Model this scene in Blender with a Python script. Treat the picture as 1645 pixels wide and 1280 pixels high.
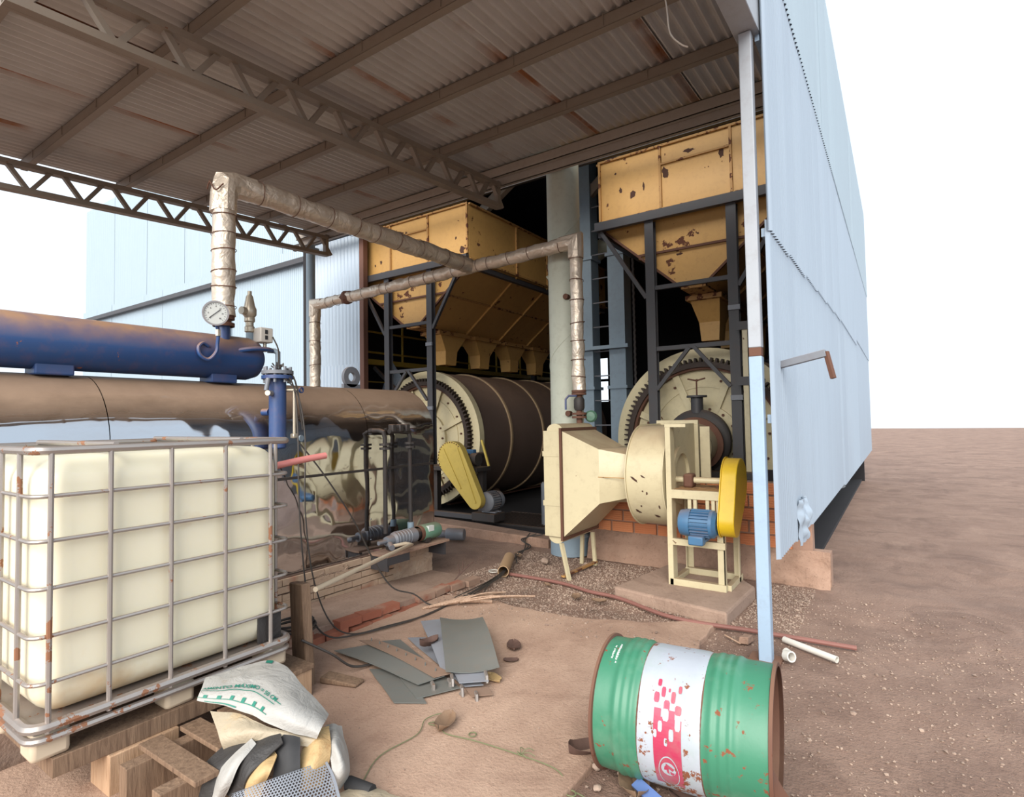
import bpy, bmesh, math, random
from mathutils import Vector, Matrix, noise
random.seed(7)
PI = math.pi
for o in list(bpy.data.objects): bpy.data.objects.remove(o)
scene = bpy.context.scene
C = scene.collection

# ---------------------------------------------------------------- camera
F_PX, W_PX = 915.0, 1645.0
YAW, PITCH, ROLL, EYE = math.radians(34.9), math.radians(2.2), 0.0165, 1.65
fw = Vector((-math.sin(YAW)*math.cos(PITCH), math.cos(YAW)*math.cos(PITCH), math.sin(PITCH)))
r0 = Vector((math.cos(YAW), math.sin(YAW), 0)); u0 = r0.cross(fw)
rt = r0*math.cos(ROLL) - u0*math.sin(ROLL); up = u0*math.cos(ROLL) + r0*math.sin(ROLL)
cam = bpy.data.cameras.new('camera'); camo = bpy.data.objects.new('camera', cam); C.objects.link(camo)
cam.sensor_fit = 'HORIZONTAL'; cam.sensor_width = 36; cam.lens = 36*F_PX/W_PX; cam.shift_x = 17.5/W_PX
cam.clip_start = 0.05; cam.clip_end = 500
camo.matrix_world = Matrix(((rt.x, up.x, -fw.x, 0), (rt.y, up.y, -fw.y, 0), (rt.z, up.z, -fw.z, EYE), (0, 0, 0, 1)))
scene.camera = camo

# ---------------------------------------------------------------- light
world = bpy.data.worlds.new('world'); scene.world = world; world.use_nodes = True
bg = world.node_tree.nodes['Background']; bg.inputs[0].default_value = (0.80, 0.90, 1.0, 1); bg.inputs[1].default_value = 0.72
sun = bpy.data.lights.new('sun', 'SUN'); suno = bpy.data.objects.new('sun', sun); C.objects.link(suno)
sun.energy = 3.2; sun.angle = math.radians(55); sun.color = (1.0, 0.94, 0.85)
suno.rotation_euler = Vector((-0.25, 1.0, -0.62)).to_track_quat('-Z', 'Y').to_euler()
scene.view_settings.view_transform = 'Standard'; scene.view_settings.look = 'None'
scene.view_settings.gamma = 1; scene.view_settings.use_curve_mapping = False
scene.view_settings.exposure = 0.95

# ---------------------------------------------------------------- materials
def lin(c):
    def f(u):
        u /= 255.0
        return u/12.92 if u <= 0.04045 else ((u+0.055)/1.055)**2.4
    return (f(c[0]), f(c[1]), f(c[2]), 1)
class NT:
    def __init__(s, name):
        s.m = bpy.data.materials.new(name); s.m.use_nodes = True; s.t = s.m.node_tree; s.b = s.t.nodes['Principled BSDF']
        s.tc = s.t.nodes.new('ShaderNodeTexCoord'); s.co = s.tc.outputs['Object']
    def n(s, k, **p):
        x = s.t.nodes.new(k)
        for a, v in p.items(): setattr(x, a, v)
        return x
    def l(s, a, b): s.t.links.new(a, b)
    def mapv(s, scale=(1, 1, 1), rot=(0, 0, 0)):
        x = s.n('ShaderNodeMapping'); x.inputs['Scale'].default_value = scale; x.inputs['Rotation'].default_value = rot
        s.l(s.co, x.inputs[0]); return x.outputs[0]
    def noise(s, scale, detail=4, rough=.55, vec=None, dist=0):
        x = s.n('ShaderNodeTexNoise'); x.inputs['Scale'].default_value = scale; x.inputs['Detail'].default_value = detail
        x.inputs['Roughness'].default_value = rough; x.inputs['Distortion'].default_value = dist
        s.l(vec or s.co, x.inputs['Vector']); return x.outputs['Fac']
    def ramp(s, fac, a, b, va=0.0, vb=1.0):
        x = s.n('ShaderNodeMapRange'); x.clamp = True
        x.inputs[1].default_value = a; x.inputs[2].default_value = b; x.inputs[3].default_value = va; x.inputs[4].default_value = vb
        s.l(fac, x.inputs[0]); return x.outputs[0]
    def math(s, op, a, b):
        x = s.n('ShaderNodeMath', operation=op)
        for i, q in enumerate((a, b)):
            if isinstance(q, (int, float)): x.inputs[i].default_value = q
            else: s.l(q, x.inputs[i])
        return x.outputs[0]
    def mix(s, fac, a, b):
        x = s.n('ShaderNodeMix', data_type='RGBA')
        if isinstance(fac, (int, float)): x.inputs[0].default_value = fac
        else: s.l(fac, x.inputs[0])
        for i, q in ((6, a), (7, b)):
            if isinstance(q, tuple): x.inputs[i].default_value = q
            else: s.l(q, x.inputs[i])
        return x.outputs[2]
    def bump(s, h, strength=.3, dist=.01):
        x = s.n('ShaderNodeBump'); x.inputs['Strength'].default_value = strength; x.inputs['Distance'].default_value = dist
        s.l(h, x.inputs['Height']); s.l(x.outputs[0], s.b.inputs['Normal'])
    def nz(s):
        g = s.n('ShaderNodeNewGeometry'); x = s.n('ShaderNodeSeparateXYZ'); s.l(g.outputs['Normal'], x.inputs[0]); return x.outputs[2]
    def out(s, col, rough=.6, metal=0.0):
        if isinstance(col, tuple): s.b.inputs['Base Color'].default_value = col
        else: s.l(col, s.b.inputs['Base Color'])
        for k, v in (('Roughness', rough), ('Metallic', metal)):
            if isinstance(v, (int, float)): s.b.inputs[k].default_value = v
            else: s.l(v, s.b.inputs[k])
        return s.m
M = {}
RUST = lin((92, 52, 34)); DUST = lin((150, 118, 95))
def scl(c, k): return (min(1, c[0]*k), min(1, c[1]*k), min(1, c[2]*k), 1)
def paint(name, rgb, rust=.1, chip=7, dust=.3, rough=.5, var=.12, rustc=RUST, metal=0.0, stretch=(1, 1, 1), dn=(.35, .9)):
    n = NT(name); c = lin(rgb)
    v = n.mapv(stretch)
    base = n.mix(n.noise(1.7, 5, .6, v), scl(c, 1-var), scl(c, 1+var))
    base = n.mix(n.math('MULTIPLY', n.ramp(n.noise(13, 6, .7, v), .5, .75), .35), base, n.mix(.5, base, rustc))
    nn = n.noise(chip, 8, .62); big = n.noise(1.3, 2)
    mask = n.ramp(n.math('ADD', nn, n.math('MULTIPLY', big, .25)), .90-rust*.55, .915-rust*.55)
    col = n.mix(mask, base, rustc)
    if dust:
        d = n.math('MULTIPLY', n.ramp(n.nz(), dn[0], dn[1]), n.ramp(n.noise(5, 4), .25, .6, .4, 1))
        col = n.mix(n.math('MULTIPLY', d, dust), col, DUST)
    n.bump(n.noise(60, 3), .08, .004)
    M[name] = n.out(col, n.ramp(mask, 0, 1, rough, .85), metal); return M[name]
def plain(name, rgb, rough=.6, metal=0.0, var=.15, scale=8, bump=.1, bscale=70):
    n = NT(name); c = lin(rgb)
    col = n.mix(n.noise(scale, 6, .65), scl(c, 1-var), scl(c, 1+var))
    if bump: n.bump(n.noise(bscale, 4), bump, .004)
    M[name] = n.out(col, rough, metal); return M[name]

paint('cream', (194, 183, 151), .135, 9, .55, .42)
paint('cream_drum', (206, 194, 158), .13, 8, .5, .5, .18)
paint('ochre', (194, 152, 90), .205, 5, .4, .5, .12)
paint('ochre_rib', (172, 130, 76), .36, 11, .5, .6, .2)
paint('charcoal_steel', (62, 62, 66), .08, 9, .45, .55, .2)
paint('roof_steel', (130, 119, 107), .12, 12, .2, .6, .2, rustc=lin((120, 78, 50)))
paint('eave_steel', (158, 148, 138), .06, 12, .3, .6, .2)
paint('yellow', (206, 172, 30), .10, 8, .35, .4, .1)
paint('yellow_old', (196, 172, 84), .10, 7, .4, .55, .16)
paint('motor_blue', (64, 108, 146), .12, 10, .35, .45)
paint('tank_blue', (34, 68, 118), .13, 5, 1.0, .45, .15, rustc=lin((150, 92, 62)), dn=(-.05, .75))
paint('post_blue', (146, 168, 190), .05, 12, .15, .45, .06)
paint('post_white', (158, 164, 172), .06, 9, .2, .5, .08)
paint('grey_green', (178, 182, 168), .06, 6, .3, .55, .08)
paint('rust_iron', (96, 64, 50), .2, 9, .3, .8, .3)
paint('brown_post', (98, 66, 54), .12, 9, .2, .7, .2)
paint('band_tan', (150, 128, 100), .15, 9, .5, .6, .2)
paint('drum_shell', (92, 76, 68), .08, 3, .35, .7, .16)
paint('leg_blue', (128, 146, 160), .08, 8, .3, .6, .12)
paint('rail_yellow', (196, 166, 70), .12, 9, .3, .6, .2)
paint('dark_machine', (50, 46, 45), .12, 9, .4, .6, .2)
paint('pump_grey', (112, 116, 124), .12, 12, .5, .5, .15)
paint('pump_green', (96, 136, 116), .08, 12, .4, .5, .1)
paint('plate_grey', (104, 108, 106), .07, 6, .1, .45, .12, rustc=lin((132, 100, 78)))
paint('plate_light', (132, 138, 148), .05, 6, .1, .4, .1, rustc=lin((132, 100, 78)))
paint('plate_rust', (128, 106, 92), .12, 9, .2, .8, .2)
paint('cage_steel', (160, 154, 150), .30, 9, .25, .4, .15, rustc=lin((150, 108, 84)), metal=.55)
plain('flake_brown', (72, 46, 36), .85, 0, .3, 20, .2)
plain('black_rubber', (44, 44, 46), .75, 0, .3, 5, .3, 30)
plain('cable_black', (58, 53, 50), .6, 0, .1, 5, 0)
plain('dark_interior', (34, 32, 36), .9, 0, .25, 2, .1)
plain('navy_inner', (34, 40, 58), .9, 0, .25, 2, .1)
plain('rope_green', (104, 110, 78), .8, 0, .15, 30, 0)
plain('hose_brown', (128, 86, 78), .7, 0, .12, 6, 0)
plain('pvc_white', (200, 196, 188), .45, 0, .06, 8, 0)
plain('pvc_beige', (196, 180, 158), .5, 0, .08, 8, 0)
plain('pipe_pink', (196, 122, 116), .5, 0, .08, 8, 0)
plain('cardboard', (168, 138, 106), .7, 0, .1, 8, .1)
plain('dry_leaf', (124, 100, 80), .8, 0, .3, 18, .4, 40)
plain('dark_leaf', (82, 60, 52), .8, 0, .3, 18, .4, 40)
plain('chrome', (190, 190, 192), .3, .9, .1, 8, 0)
plain('brass_grey', (176, 166, 150), .4, .6, .12, 8, 0)
plain('label_white', (206, 210, 208), .5, 0, .02, 8, 0)
plain('print_black', (40, 40, 44), .6, 0, .02, 8, 0)
plain('print_teal', (24, 112, 96), .6, 0, .05, 8, 0)
plain('valve_green', (76, 110, 92), .5, 0, .2, 8, 0)
plain('plastic_blue', (92, 116, 168), .45, 0, .1, 8, 0)
plain('gear_dark', (58, 46, 40), .6, .2, .3, 8, .2)
plain('electric_box', (196, 190, 182), .5, 0, .06, 8, 0)
plain('silo_dark', (118, 118, 120), .6, .2, .2, 3, 0)
plain('wire_light', (212, 208, 200), .5, 0, .02, 8, 0)

def m_corr(name, rgb, metal, rough, streakdir, dirt, dirtc, var=.1):
    n = NT(name); c = lin(rgb)
    sc = {'Y': (9, .5, 9), 'Z': (9, 9, .5)}[streakdir]
    st = n.noise(1.6, 6, .7, n.mapv(sc))
    col = n.mix(st, scl(c, 1-var), scl(c, 1+var))
    col = n.mix(n.math('MULTIPLY', n.ramp(n.noise(1.1, 5, .6), .5, .8), dirt), col, lin(dirtc))
    col = n.mix(n.math('MULTIPLY', n.ramp(n.noise(1.1, 7, .7, n.mapv(tuple(q*1.7 for q in sc))), .62, .72), dirt), col, lin(dirtc))
    M[name] = n.out(col, rough, metal)
def m_roof():
    n = NT('roof_sheet'); c = lin((196, 193, 190))
    st = n.noise(1.6, 6, .7, n.mapv((9, .5, 9)))
    col = n.mix(st, scl(c, .78), scl(c, 1.18))
    col = n.mix(n.math('MULTIPLY', n.ramp(n.noise(1.1, 5, .6), .5, .8), .35), col, lin((132, 108, 92)))
    col = n.mix(n.math('MULTIPLY', n.ramp(n.noise(1.2, 7, .7, n.mapv((16, .7, 16))), .62, .70), .5), col, lin((206, 200, 194)))
    sx = n.n('ShaderNodeSeparateXYZ'); n.l(n.co, sx.inputs[0])
    fr = n.math('FRACT', n.math('DIVIDE', n.math('ADD', sx.outputs[0], 20.76), 1.127), 0)
    near = n.ramp(fr, .86, .97)
    col = n.mix(n.math('MULTIPLY', near, n.ramp(n.noise(.9, 5, .6), .42, .6)), col, lin((150, 98, 62)))
    M['roof_sheet'] = n.out(col, .55, .15)
m_roof()
m_corr('wall_pale_blue', (152, 166, 181), .1, .4, 'Z', .12, (128, 140, 154), .08)
m_corr('wall_far_blue', (152, 168, 180), .1, .4, 'Z', .12, (136, 150, 160), .06)

def m_mirror():
    n = NT('polished_steel'); n.co = n.tc.outputs['Object']
    g = n.nz()
    smear = n.noise(2.2, 7, .7, n.mapv((1, .6, 2.2)))
    dustmask = n.math('MAXIMUM', n.math('MULTIPLY', n.ramp(n.math('ADD', g, n.math('MULTIPLY', smear, .35)), .40, .88), .96), n.ramp(smear, .45, .85, .03, .22))
    col = n.mix(n.noise(5, 6, .7), lin((132, 110, 94)), lin((160, 136, 116)))
    d = n.n('ShaderNodeBsdfDiffuse'); n.l(col, d.inputs[0])
    n.b.inputs['Base Color'].default_value = (.47, .50, .54, 1); n.b.inputs['Metallic'].default_value = 1; n.b.inputs['Roughness'].default_value = .05
    w = n.math('ADD', n.noise(1.5, 1.0, .4), n.math('MULTIPLY', n.noise(5, 1.0, .3), .10))
    n.bump(w, .42, .10)
    mx = n.n('ShaderNodeMixShader'); n.l(dustmask, mx.inputs[0]); n.l(n.b.outputs[0], mx.inputs[1]); n.l(d.outputs[0], mx.inputs[2])
    n.l(mx.outputs[0], n.t.nodes['Material Output'].inputs[0]); M['polished_steel'] = n.m
m_mirror()
def m_foil():
    n = NT('foil_wrap')
    col = n.mix(n.noise(4, 6, .7), lin((186, 168, 148)), lin((226, 216, 202)))
    col = n.mix(n.ramp(n.noise(7, 8, .7), .66, .74), col, lin((140, 98, 66)))
    col = n.mix(n.math('MULTIPLY', n.ramp(n.nz(), .4, .95), .45), col, DUST)
    n.bump(n.noise(9, 3, .5, None, .6), .8, .03)
    M['foil_wrap'] = n.out(col, .42, .5)
m_foil()
def m_ground(name, ca, cb, cc, s1, bump, speck):
    n = NT(name)
    col = n.mix(n.noise(s1, 6, .65), lin(ca), lin(cb))
    col = n.mix(n.ramp(n.noise(.9, 5, .6), .45, .7), col, n.mix(.5, col, lin(cc)))
    col = n.mix(n.math('MULTIPLY', n.ramp(n.noise(speck, 3, .7), .55, .75), .6), col, lin(cc))
    col = n.mix(n.math('MULTIPLY', n.ramp(n.noise(1.4, 9, .72, None, .8), .50, .62), .42), col, scl(lin(cc), .9))
    col = n.mix(n.math('MULTIPLY', n.ramp(n.noise(2.2, 8, .75, n.mapv((1, .35, 1), (0, 0, .4))), .52, .7), .35), col, scl(lin(cb), 1.25))
    n.bump(n.math('ADD', n.noise(speck, 5, .65), n.noise(s1*1.2, 6, .6)), bump, .02)
    M[name] = n.out(col, .95)
m_ground('dirt', (128, 100, 86), (156, 130, 114), (98, 74, 64), 3, .9, 55)
m_ground('concrete_dusty', (156, 126, 108), (188, 160, 140), (128, 98, 82), 2.4, .45, 60)
m_ground('concrete_plinth', (140, 108, 90), (172, 144, 126), (104, 80, 68), 4, .6, 30)
m_ground('plaster', (160, 132, 112), (206, 186, 164), (128, 96, 80), 5, .6, 22)
m_ground('step_concrete', (144, 120, 106), (168, 144, 128), (118, 94, 80), 4, .4, 35)
m_ground('gravel_stone', (132, 110, 98), (178, 158, 142), (92, 74, 66), 9, .2, 30)
def m_brick(name, ca, cb, cov, covc):
    n = NT(name)
    oi = n.n('ShaderNodeObjectInfo')
    col = n.mix(oi.outputs['Random'], lin(ca), lin(cb))
    g = n.n('ShaderNodeNewGeometry')
    x = n.n('ShaderNodeTexNoise'); x.inputs['Scale'].default_value = 3.5; x.inputs['Detail'].default_value = 7; n.l(g.outputs['Position'], x.inputs['Vector'])
    col = n.mix(n.ramp(x.outputs['Fac'], .62-cov*.35, .72-cov*.35), col, lin(covc))
    col = n.mix(n.math('MULTIPLY', n.noise(24, 5, .7), .4), col, scl(lin(ca), .6))
    n.bump(n.noise(40, 5), .3, .006)
    M[name] = n.out(col, .9)
m_brick('brick_orange', (196, 122, 82), (214, 142, 98), .18, (176, 132, 108))
m_brick('brick_base', (160, 108, 86), (176, 128, 104), .82, (194, 170, 146))
m_brick('brick_step', (146, 86, 66), (164, 104, 82), .48, (164, 138, 120))
plain('dark_mortar', (104, 82, 70), .95, 0, .25, 9, .8, 40)
plain('mortar', (152, 122, 106), .95, 0, .25, 9, .8, 40)
def m_hdpe():
    n = NT('tank_plastic')
    col = n.mix(n.noise(1.6, 5, .6), lin((214, 206, 178)), lin((224, 220, 202)))
    sep = n.n('ShaderNodeSeparateXYZ'); n.l(n.co, sep.inputs[0])
    col = n.mix(n.ramp(n.math('ADD', n.noise(3.0, 5), n.ramp(sep.outputs[2], .0, .35, .28, 0)), .6, .95), col, lin((190, 150, 92)))
    n.b.inputs['Subsurface Weight'].default_value = .25; n.b.inputs['Subsurface Radius'].default_value = (.04, .035, .02)
    n.bump(n.noise(3, 2), .15, .02)
    M['tank_plastic'] = n.out(col, .38)
m_hdpe()
def m_cloth(name, ca, cb, st, stc):
    n = NT(name)
    col = n.mix(n.noise(6, 6, .6), lin(ca), lin(cb))
    col = n.mix(n.ramp(n.noise(5, 6, .7), .70-st, .85-st), col, lin(stc))
    w = n.noise(7, 5, .6, None, 1.2)
    n.bump(n.math('ADD', w, n.math('MULTIPLY', n.noise(160, 2), .05)), .7, .02)
    M[name] = n.out(col, .6)
m_cloth('sack_white', (146, 143, 138), (174, 173, 171), .06, (142, 128, 108))
m_cloth('sack_cream', (150, 136, 114), (178, 166, 146), .12, (186, 158, 120))
m_cloth('felt_ochre', (168, 138, 94), (190, 164, 122), .12, (150, 112, 72))
m_cloth('belt_dark', (40, 38, 38), (60, 58, 58), .03, (92, 82, 74))
def m_wood(name, ca, cb):
    n = NT(name)
    g = n.noise(5, 6, .7, n.mapv((9, 9, .8)), .8)
    col = n.mix(n.ramp(g, .3, .7), lin(ca), lin(cb))
    n.bump(g, .5, .01); M[name] = n.out(col, .85)
m_wood('wood_grey', (96, 74, 58), (142, 116, 94)); m_wood('wood_pale', (160, 126, 98), (192, 160, 130)); m_wood('twig_wood', (150, 118, 96), (196, 168, 146))
def m_drum_paint(name, rgb, rust):
    n = NT(name); c = lin(rgb)
    col = n.mix(n.noise(3, 5, .6), scl(c, .82), scl(c, 1.12))
    col = n.mix(n.math('MULTIPLY', n.ramp(n.noise(4, 6, .6), .52, .8), .55), col, lin((122, 150, 130)))
    m = n.ramp(n.math('ADD', n.noise(17, 9, .68), n.math('MULTIPLY', n.noise(3, 3), .3)), .84-rust, .86-rust)
    col = n.mix(m, col, lin((120, 70, 46)))
    n.bump(n.noise(20, 4), .15, .006); M[name] = n.out(col, n.ramp(m, 0, 1, .42, .85))
m_drum_paint('drum_green', (58, 120, 94), .07); m_drum_paint('drum_white', (164, 170, 180), .105); m_drum_paint('drum_pink', (168, 52, 82), .075)

# ---------------------------------------------------------------- mesh helpers
def V(*a): return Vector(a if len(a) > 1 else a[0])
class MB:
    def __init__(s): s.v = []; s.f = []
    def add(s, vs, fs):
        k = len(s.v); s.v += [Vector(q) for q in vs]; s.f += [tuple(i+k for i in f) for f in fs]; return s
    def box(s, x0, x1, y0, y1, z0, z1):
        return s.add([(x, y, z) for z in (z0, z1) for y in (y0, y1) for x in (x0, x1)],
                     [(0, 2, 3, 1), (4, 5, 7, 6), (0, 1, 5, 4), (2, 6, 7, 3), (0, 4, 6, 2), (1, 3, 7, 5)])
    def bar(s, p0, p1, w, h, upv=(0, 0, 1)):
        p0 = V(p0); p1 = V(p1); d = (p1-p0).normalized(); u = V(upv)
        if abs(d.dot(u)) > .98: u = V(0, 1, 0) if abs(d.z) > .9 else V(0, 0, 1)
        sd = d.cross(u).normalized(); u = sd.cross(d).normalized(); a = sd*w/2; b = u*h/2
        vs = [p+q for p in (p0, p1) for q in (-a-b, a-b, a+b, -a+b)]
        return s.add(vs, [(3, 2, 1, 0), (4, 5, 6, 7), (0, 1, 5, 4), (1, 2, 6, 5), (2, 3, 7, 6), (3, 0, 4, 7)])
    def angle(s, p0, p1, w, t, a, b):   # L-section: flanges along unit vectors a and b
        a = V(a); b = V(b); p0 = V(p0); p1 = V(p1)
        for u, q in ((a, b), (b, a)):
            vs = [p+k for p in (p0, p1) for k in (V(0, 0, 0), u*w, u*w+q*t, q*t)]
            s.add(vs, [(3, 2, 1, 0), (4, 5, 6, 7), (0, 1, 5, 4), (1, 2, 6, 5), (2, 3, 7, 6), (3, 0, 4, 7)])
        return s
    def path(s, pts, r, n=10, caps=True):
        pts = [V(p) for p in pts]; N = len(pts); rs = r if isinstance(r, (list, tuple)) else [r]*N
        rings = []; t0 = (pts[1]-pts[0]).normalized()
        ref = V(0, 0, 1) if abs(t0.z) < .9 else V(1, 0, 0); nx = t0.cross(ref).normalized(); prev = t0
        for i, p in enumerate(pts):
            if i == 0: t = t0
            elif i == N-1: t = (pts[i]-pts[i-1]).normalized()
            else:
                a = (pts[i]-pts[i-1]).normalized(); b = (pts[i+1]-pts[i]).normalized(); t = (a+b)
                t = t.normalized() if t.length > 1e-6 else a
            nx = (nx - t*nx.dot(t)); nx = nx.normalized() if nx.length > 1e-6 else t.orthogonal().normalized()
            ny = t.cross(nx); k = 1.0
            if 0 < i < N-1:
                cs = max(.35, t.dot((pts[i]-pts[i-1]).normalized())); k = 1/cs
                bend = ((pts[i+1]-pts[i]).normalized()-(pts[i]-pts[i-1]).normalized())
                bd = bend.normalized() if bend.length > 1e-5 else None
            else: bd = None
            ring = []
            for j in range(n):
                a = 2*PI*j/n; o = nx*math.cos(a)+ny*math.sin(a); o = o*rs[i]
                if bd is not None and k > 1.02: o = o+bd*(o.dot(bd))*(k-1)
                ring.append(p+o)
            rings.append(ring)
        vs = [q for g in rings for q in g]; fs = []
        for i in range(N-1):
            for j in range(n): fs.append((i*n+j, i*n+(j+1) % n, (i+1)*n+(j+1) % n, (i+1)*n+j))
        if caps: fs += [tuple(range(n-1, -1, -1)), tuple((N-1)*n+j for j in range(n))]
        return s.add(vs, fs)
    def tube(s, p0, p1, r, n=12, r2=None): return s.path([p0, p1], [r, r if r2 is None else r2], n)
    def lathe(s, prof, c, axis, n=32, a0=0, a1=2*PI, close=False):
        c = V(c); ax = V(axis).normalized(); e1 = ax.orthogonal().normalized(); e2 = ax.cross(e1)
        full = abs(a1-a0-2*PI) < 1e-6; m = n if full else n+1; vs = []
        for (r, t) in prof:
            for j in range(m):
                a = a0+(a1-a0)*j/n; vs.append(c+ax*t+(e1*math.cos(a)+e2*math.sin(a))*r)
        fs = []; K = len(prof); rows = range(K if close else K-1)
        for i in rows:
            i2 = (i+1) % K
            for j in range(n if not full else m):
                j2 = (j+1) % m if full else j+1
                fs.append((i*m+j, i*m+j2, i2*m+j2, i2*m+j))
        return s.add(vs, fs)
    def prism(s, poly, ax, a0, a1):
        def mk(p, a): return {'X': (a, p[0], p[1]), 'Y': (p[0], a, p[1]), 'Z': (p[0], p[1], a)}[ax]
        n = len(poly); vs = [mk(p, a0) for p in poly]+[mk(p, a1) for p in poly]
        return s.add(vs, [tuple(range(n-1, -1, -1)), tuple(range(n, 2*n))]+[(i, (i+1) % n, n+(i+1) % n, n+i) for i in range(n)])
    def hexa(s, q): # 8 corners: bottom 4 (ccw), top 4
        return s.add(q, [(3, 2, 1, 0), (4, 5, 6, 7), (0, 1, 5, 4), (1, 2, 6, 5), (2, 3, 7, 6), (3, 0, 4, 7)])
    def slab(s, q, t): # quad q with thickness t along its normal
        q = [V(p) for p in q]; nn = (q[1]-q[0]).cross(q[3]-q[0]).normalized()*t
        return s.hexa([p-nn/2 for p in q]+[p+nn/2 for p in q])
    def loft(s, r1, r2, caps=False):
        n = len(r1); s.add(list(r1)+list(r2), [(i, (i+1) % n, n+(i+1) % n, n+i) for i in range(n)]); return s
    def grid(s, fn, nu, nv, thick=0):
        P = [[V(fn(i/nu, j/nv)) for i in range(nu+1)] for j in range(nv+1)]; w = nu+1
        fs = [(j*w+i, j*w+i+1, (j+1)*w+i+1, (j+1)*w+i) for j in range(nv) for i in range(nu)]
        vs = [p for r in P for p in r]
        if not thick: return s.add(vs, fs)
        N = []
        for j in range(nv+1):
            for i in range(nu+1):
                du = P[j][min(i+1, nu)]-P[j][max(i-1, 0)]; dv = P[min(j+1, nv)][i]-P[max(j-1, 0)][i]
                q = du.cross(dv); N.append(q.normalized() if q.length > 1e-9 else V(0, 0, 1))
        L = len(vs); vs2 = vs+[vs[k]-N[k]*thick for k in range(L)]
        f2 = fs+[tuple(L+i for i in reversed(f)) for f in fs]
        B = [i for i in range(w)]+[j*w+nu for j in range(1, nv+1)]+[nv*w+i for i in range(nu-1, -1, -1)]+[j*w for j in range(nv-1, 0, -1)]
        for k in range(len(B)):
            a, b = B[k], B[(k+1) % len(B)]; f2.append((b, a, L+a, L+b))
        return s.add(vs2, f2)
    def build(s, name, mat, parent=None, smooth=True, bevel=0, ang=38):
        off = V(0, 0, 0); p = parent
        while p is not None: off += p.location; p = p.parent
        me = bpy.data.meshes.new(name); me.from_pydata([tuple(q-off) for q in s.v], [], s.f)
        me.materials.append(M[mat] if isinstance(mat, str) else mat)
        bm = bmesh.new(); bm.from_mesh(me); bmesh.ops.recalc_face_normals(bm, faces=bm.faces); bm.to_mesh(me); bm.free()
        if smooth:
            me.polygons.foreach_set('use_smooth', [True]*len(me.polygons)); me.set_sharp_from_angle(angle=math.radians(ang))
        o = bpy.data.objects.new(name, me); C.objects.link(o); o.parent = parent
        if bevel:
            b = o.modifiers.new('bevel', 'BEVEL'); b.width = bevel; b.segments = 2; b.limit_method = 'ANGLE'
        return o
def tag(o, label, cat, group=None):
    o['label'] = label; o['category'] = cat
    if group: o['group'] = group
    return o
def thing(name, loc, label, cat, group=None):
    o = bpy.data.objects.new(name, None); o.empty_display_size = .1; C.objects.link(o); o.location = loc
    return tag(o, label, cat, group)
def struct(o): o['kind'] = 'structure'; return o
def sroot(name, loc=(0, 0, 0)):
    o = bpy.data.objects.new(name, None); C.objects.link(o); o.location = loc; return struct(o)
def one(name, mb, mat, label, cat, loc=None, group=None, **k):   # a thing that is a single mesh, origin at loc
    o = mb.build(name, mat, None, **k)
    if loc:
        L = V(loc); o.data.transform(Matrix.Translation(-L)); o.location = L
    return tag(o, label, cat, group)
def inst(name, me, parent, loc=(0, 0, 0), rot=None):
    o = bpy.data.objects.new(name, me); C.objects.link(o); o.parent = parent; o.location = loc
    if rot: o.rotation_euler = rot
    return o
def crom(pts, per=6):
    pts = [V(p) for p in pts]; out = []
    P = [pts[0]*2-pts[1]]+pts+[pts[-1]*2-pts[-2]]
    for i in range(1, len(P)-2):
        for k in range(per):
            t = k/per; a, b, c, d = P[i-1:i+3]
            out.append(.5*((2*b)+(c-a)*t+(2*a-5*b+4*c-d)*t*t+(3*b-a-3*c+d)*t**3))
    return out+[pts[-1]]
def cr1(p, t):
    n = len(p)-1; x = min(max(t, 0), 1)*n; i = min(int(x), n-1); t = x-i
    a = p[i-1] if i > 0 else p[0]*2-p[1]; b = p[i]; c = p[i+1]; d = p[i+2] if i+2 <= n else p[n]*2-p[n-1]
    return .5*((2*b)+(c-a)*t+(2*a-5*b+4*c-d)*t*t+(3*b-a-3*c+d)*t**3)
def patch(ctrl):
    G = [[V(p) for p in r] for r in ctrl]
    return lambda u, v: cr1([cr1(r, u) for r in G], v)
def rough_patch(ctrl, amp, sc, seed=0):
    f = patch(ctrl)
    def g(u, v):
        p = f(u, v); q = p*sc+V(seed, seed*2, 0)
        return p+V(noise.noise(q), noise.noise(q+V(9, 0, 0)), abs(noise.noise(q+V(0, 9, 0))))*amp
    return g
def corr(o, u, v, nn, width, length, pitch=.09, amp=.012, per=6, nv=1, off=0, trap=False):
    o = V(o); u = V(u); v = V(v); nn = V(nn); nu = max(4, int(width/pitch*per))
    def fn(a, b):
        w = math.sin(2*PI*(a*width+off)/pitch)
        if trap: w = max(-1, min(1, w*2.2))
        return o+u*(a*width)+v*(b*length)+nn*amp*w
    return MB().grid(fn, nu, nv)
def text_mesh(body, size):
    cu = bpy.data.curves.new('t', 'FONT'); cu.body = body; cu.size = size; cu.resolution_u = 2; cu.offset = size*.02
    ob = bpy.data.objects.new('t', cu); C.objects.link(ob); dg = bpy.context.evaluated_depsgraph_get(); dg.update()
    me = bpy.data.meshes.new_from_object(ob.evaluated_get(dg)); vs = [v.co.copy() for v in me.vertices]; fs = [tuple(p.vertices) for p in me.polygons]
    bpy.data.objects.remove(ob); bpy.data.meshes.remove(me); return vs, fs
# ================================================================ SETTING
RS = .0563                                   # roof rises away from the yard
def rz(y): return 4.94+RS*(y-6.0)            # underside of the roof sheets
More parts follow.
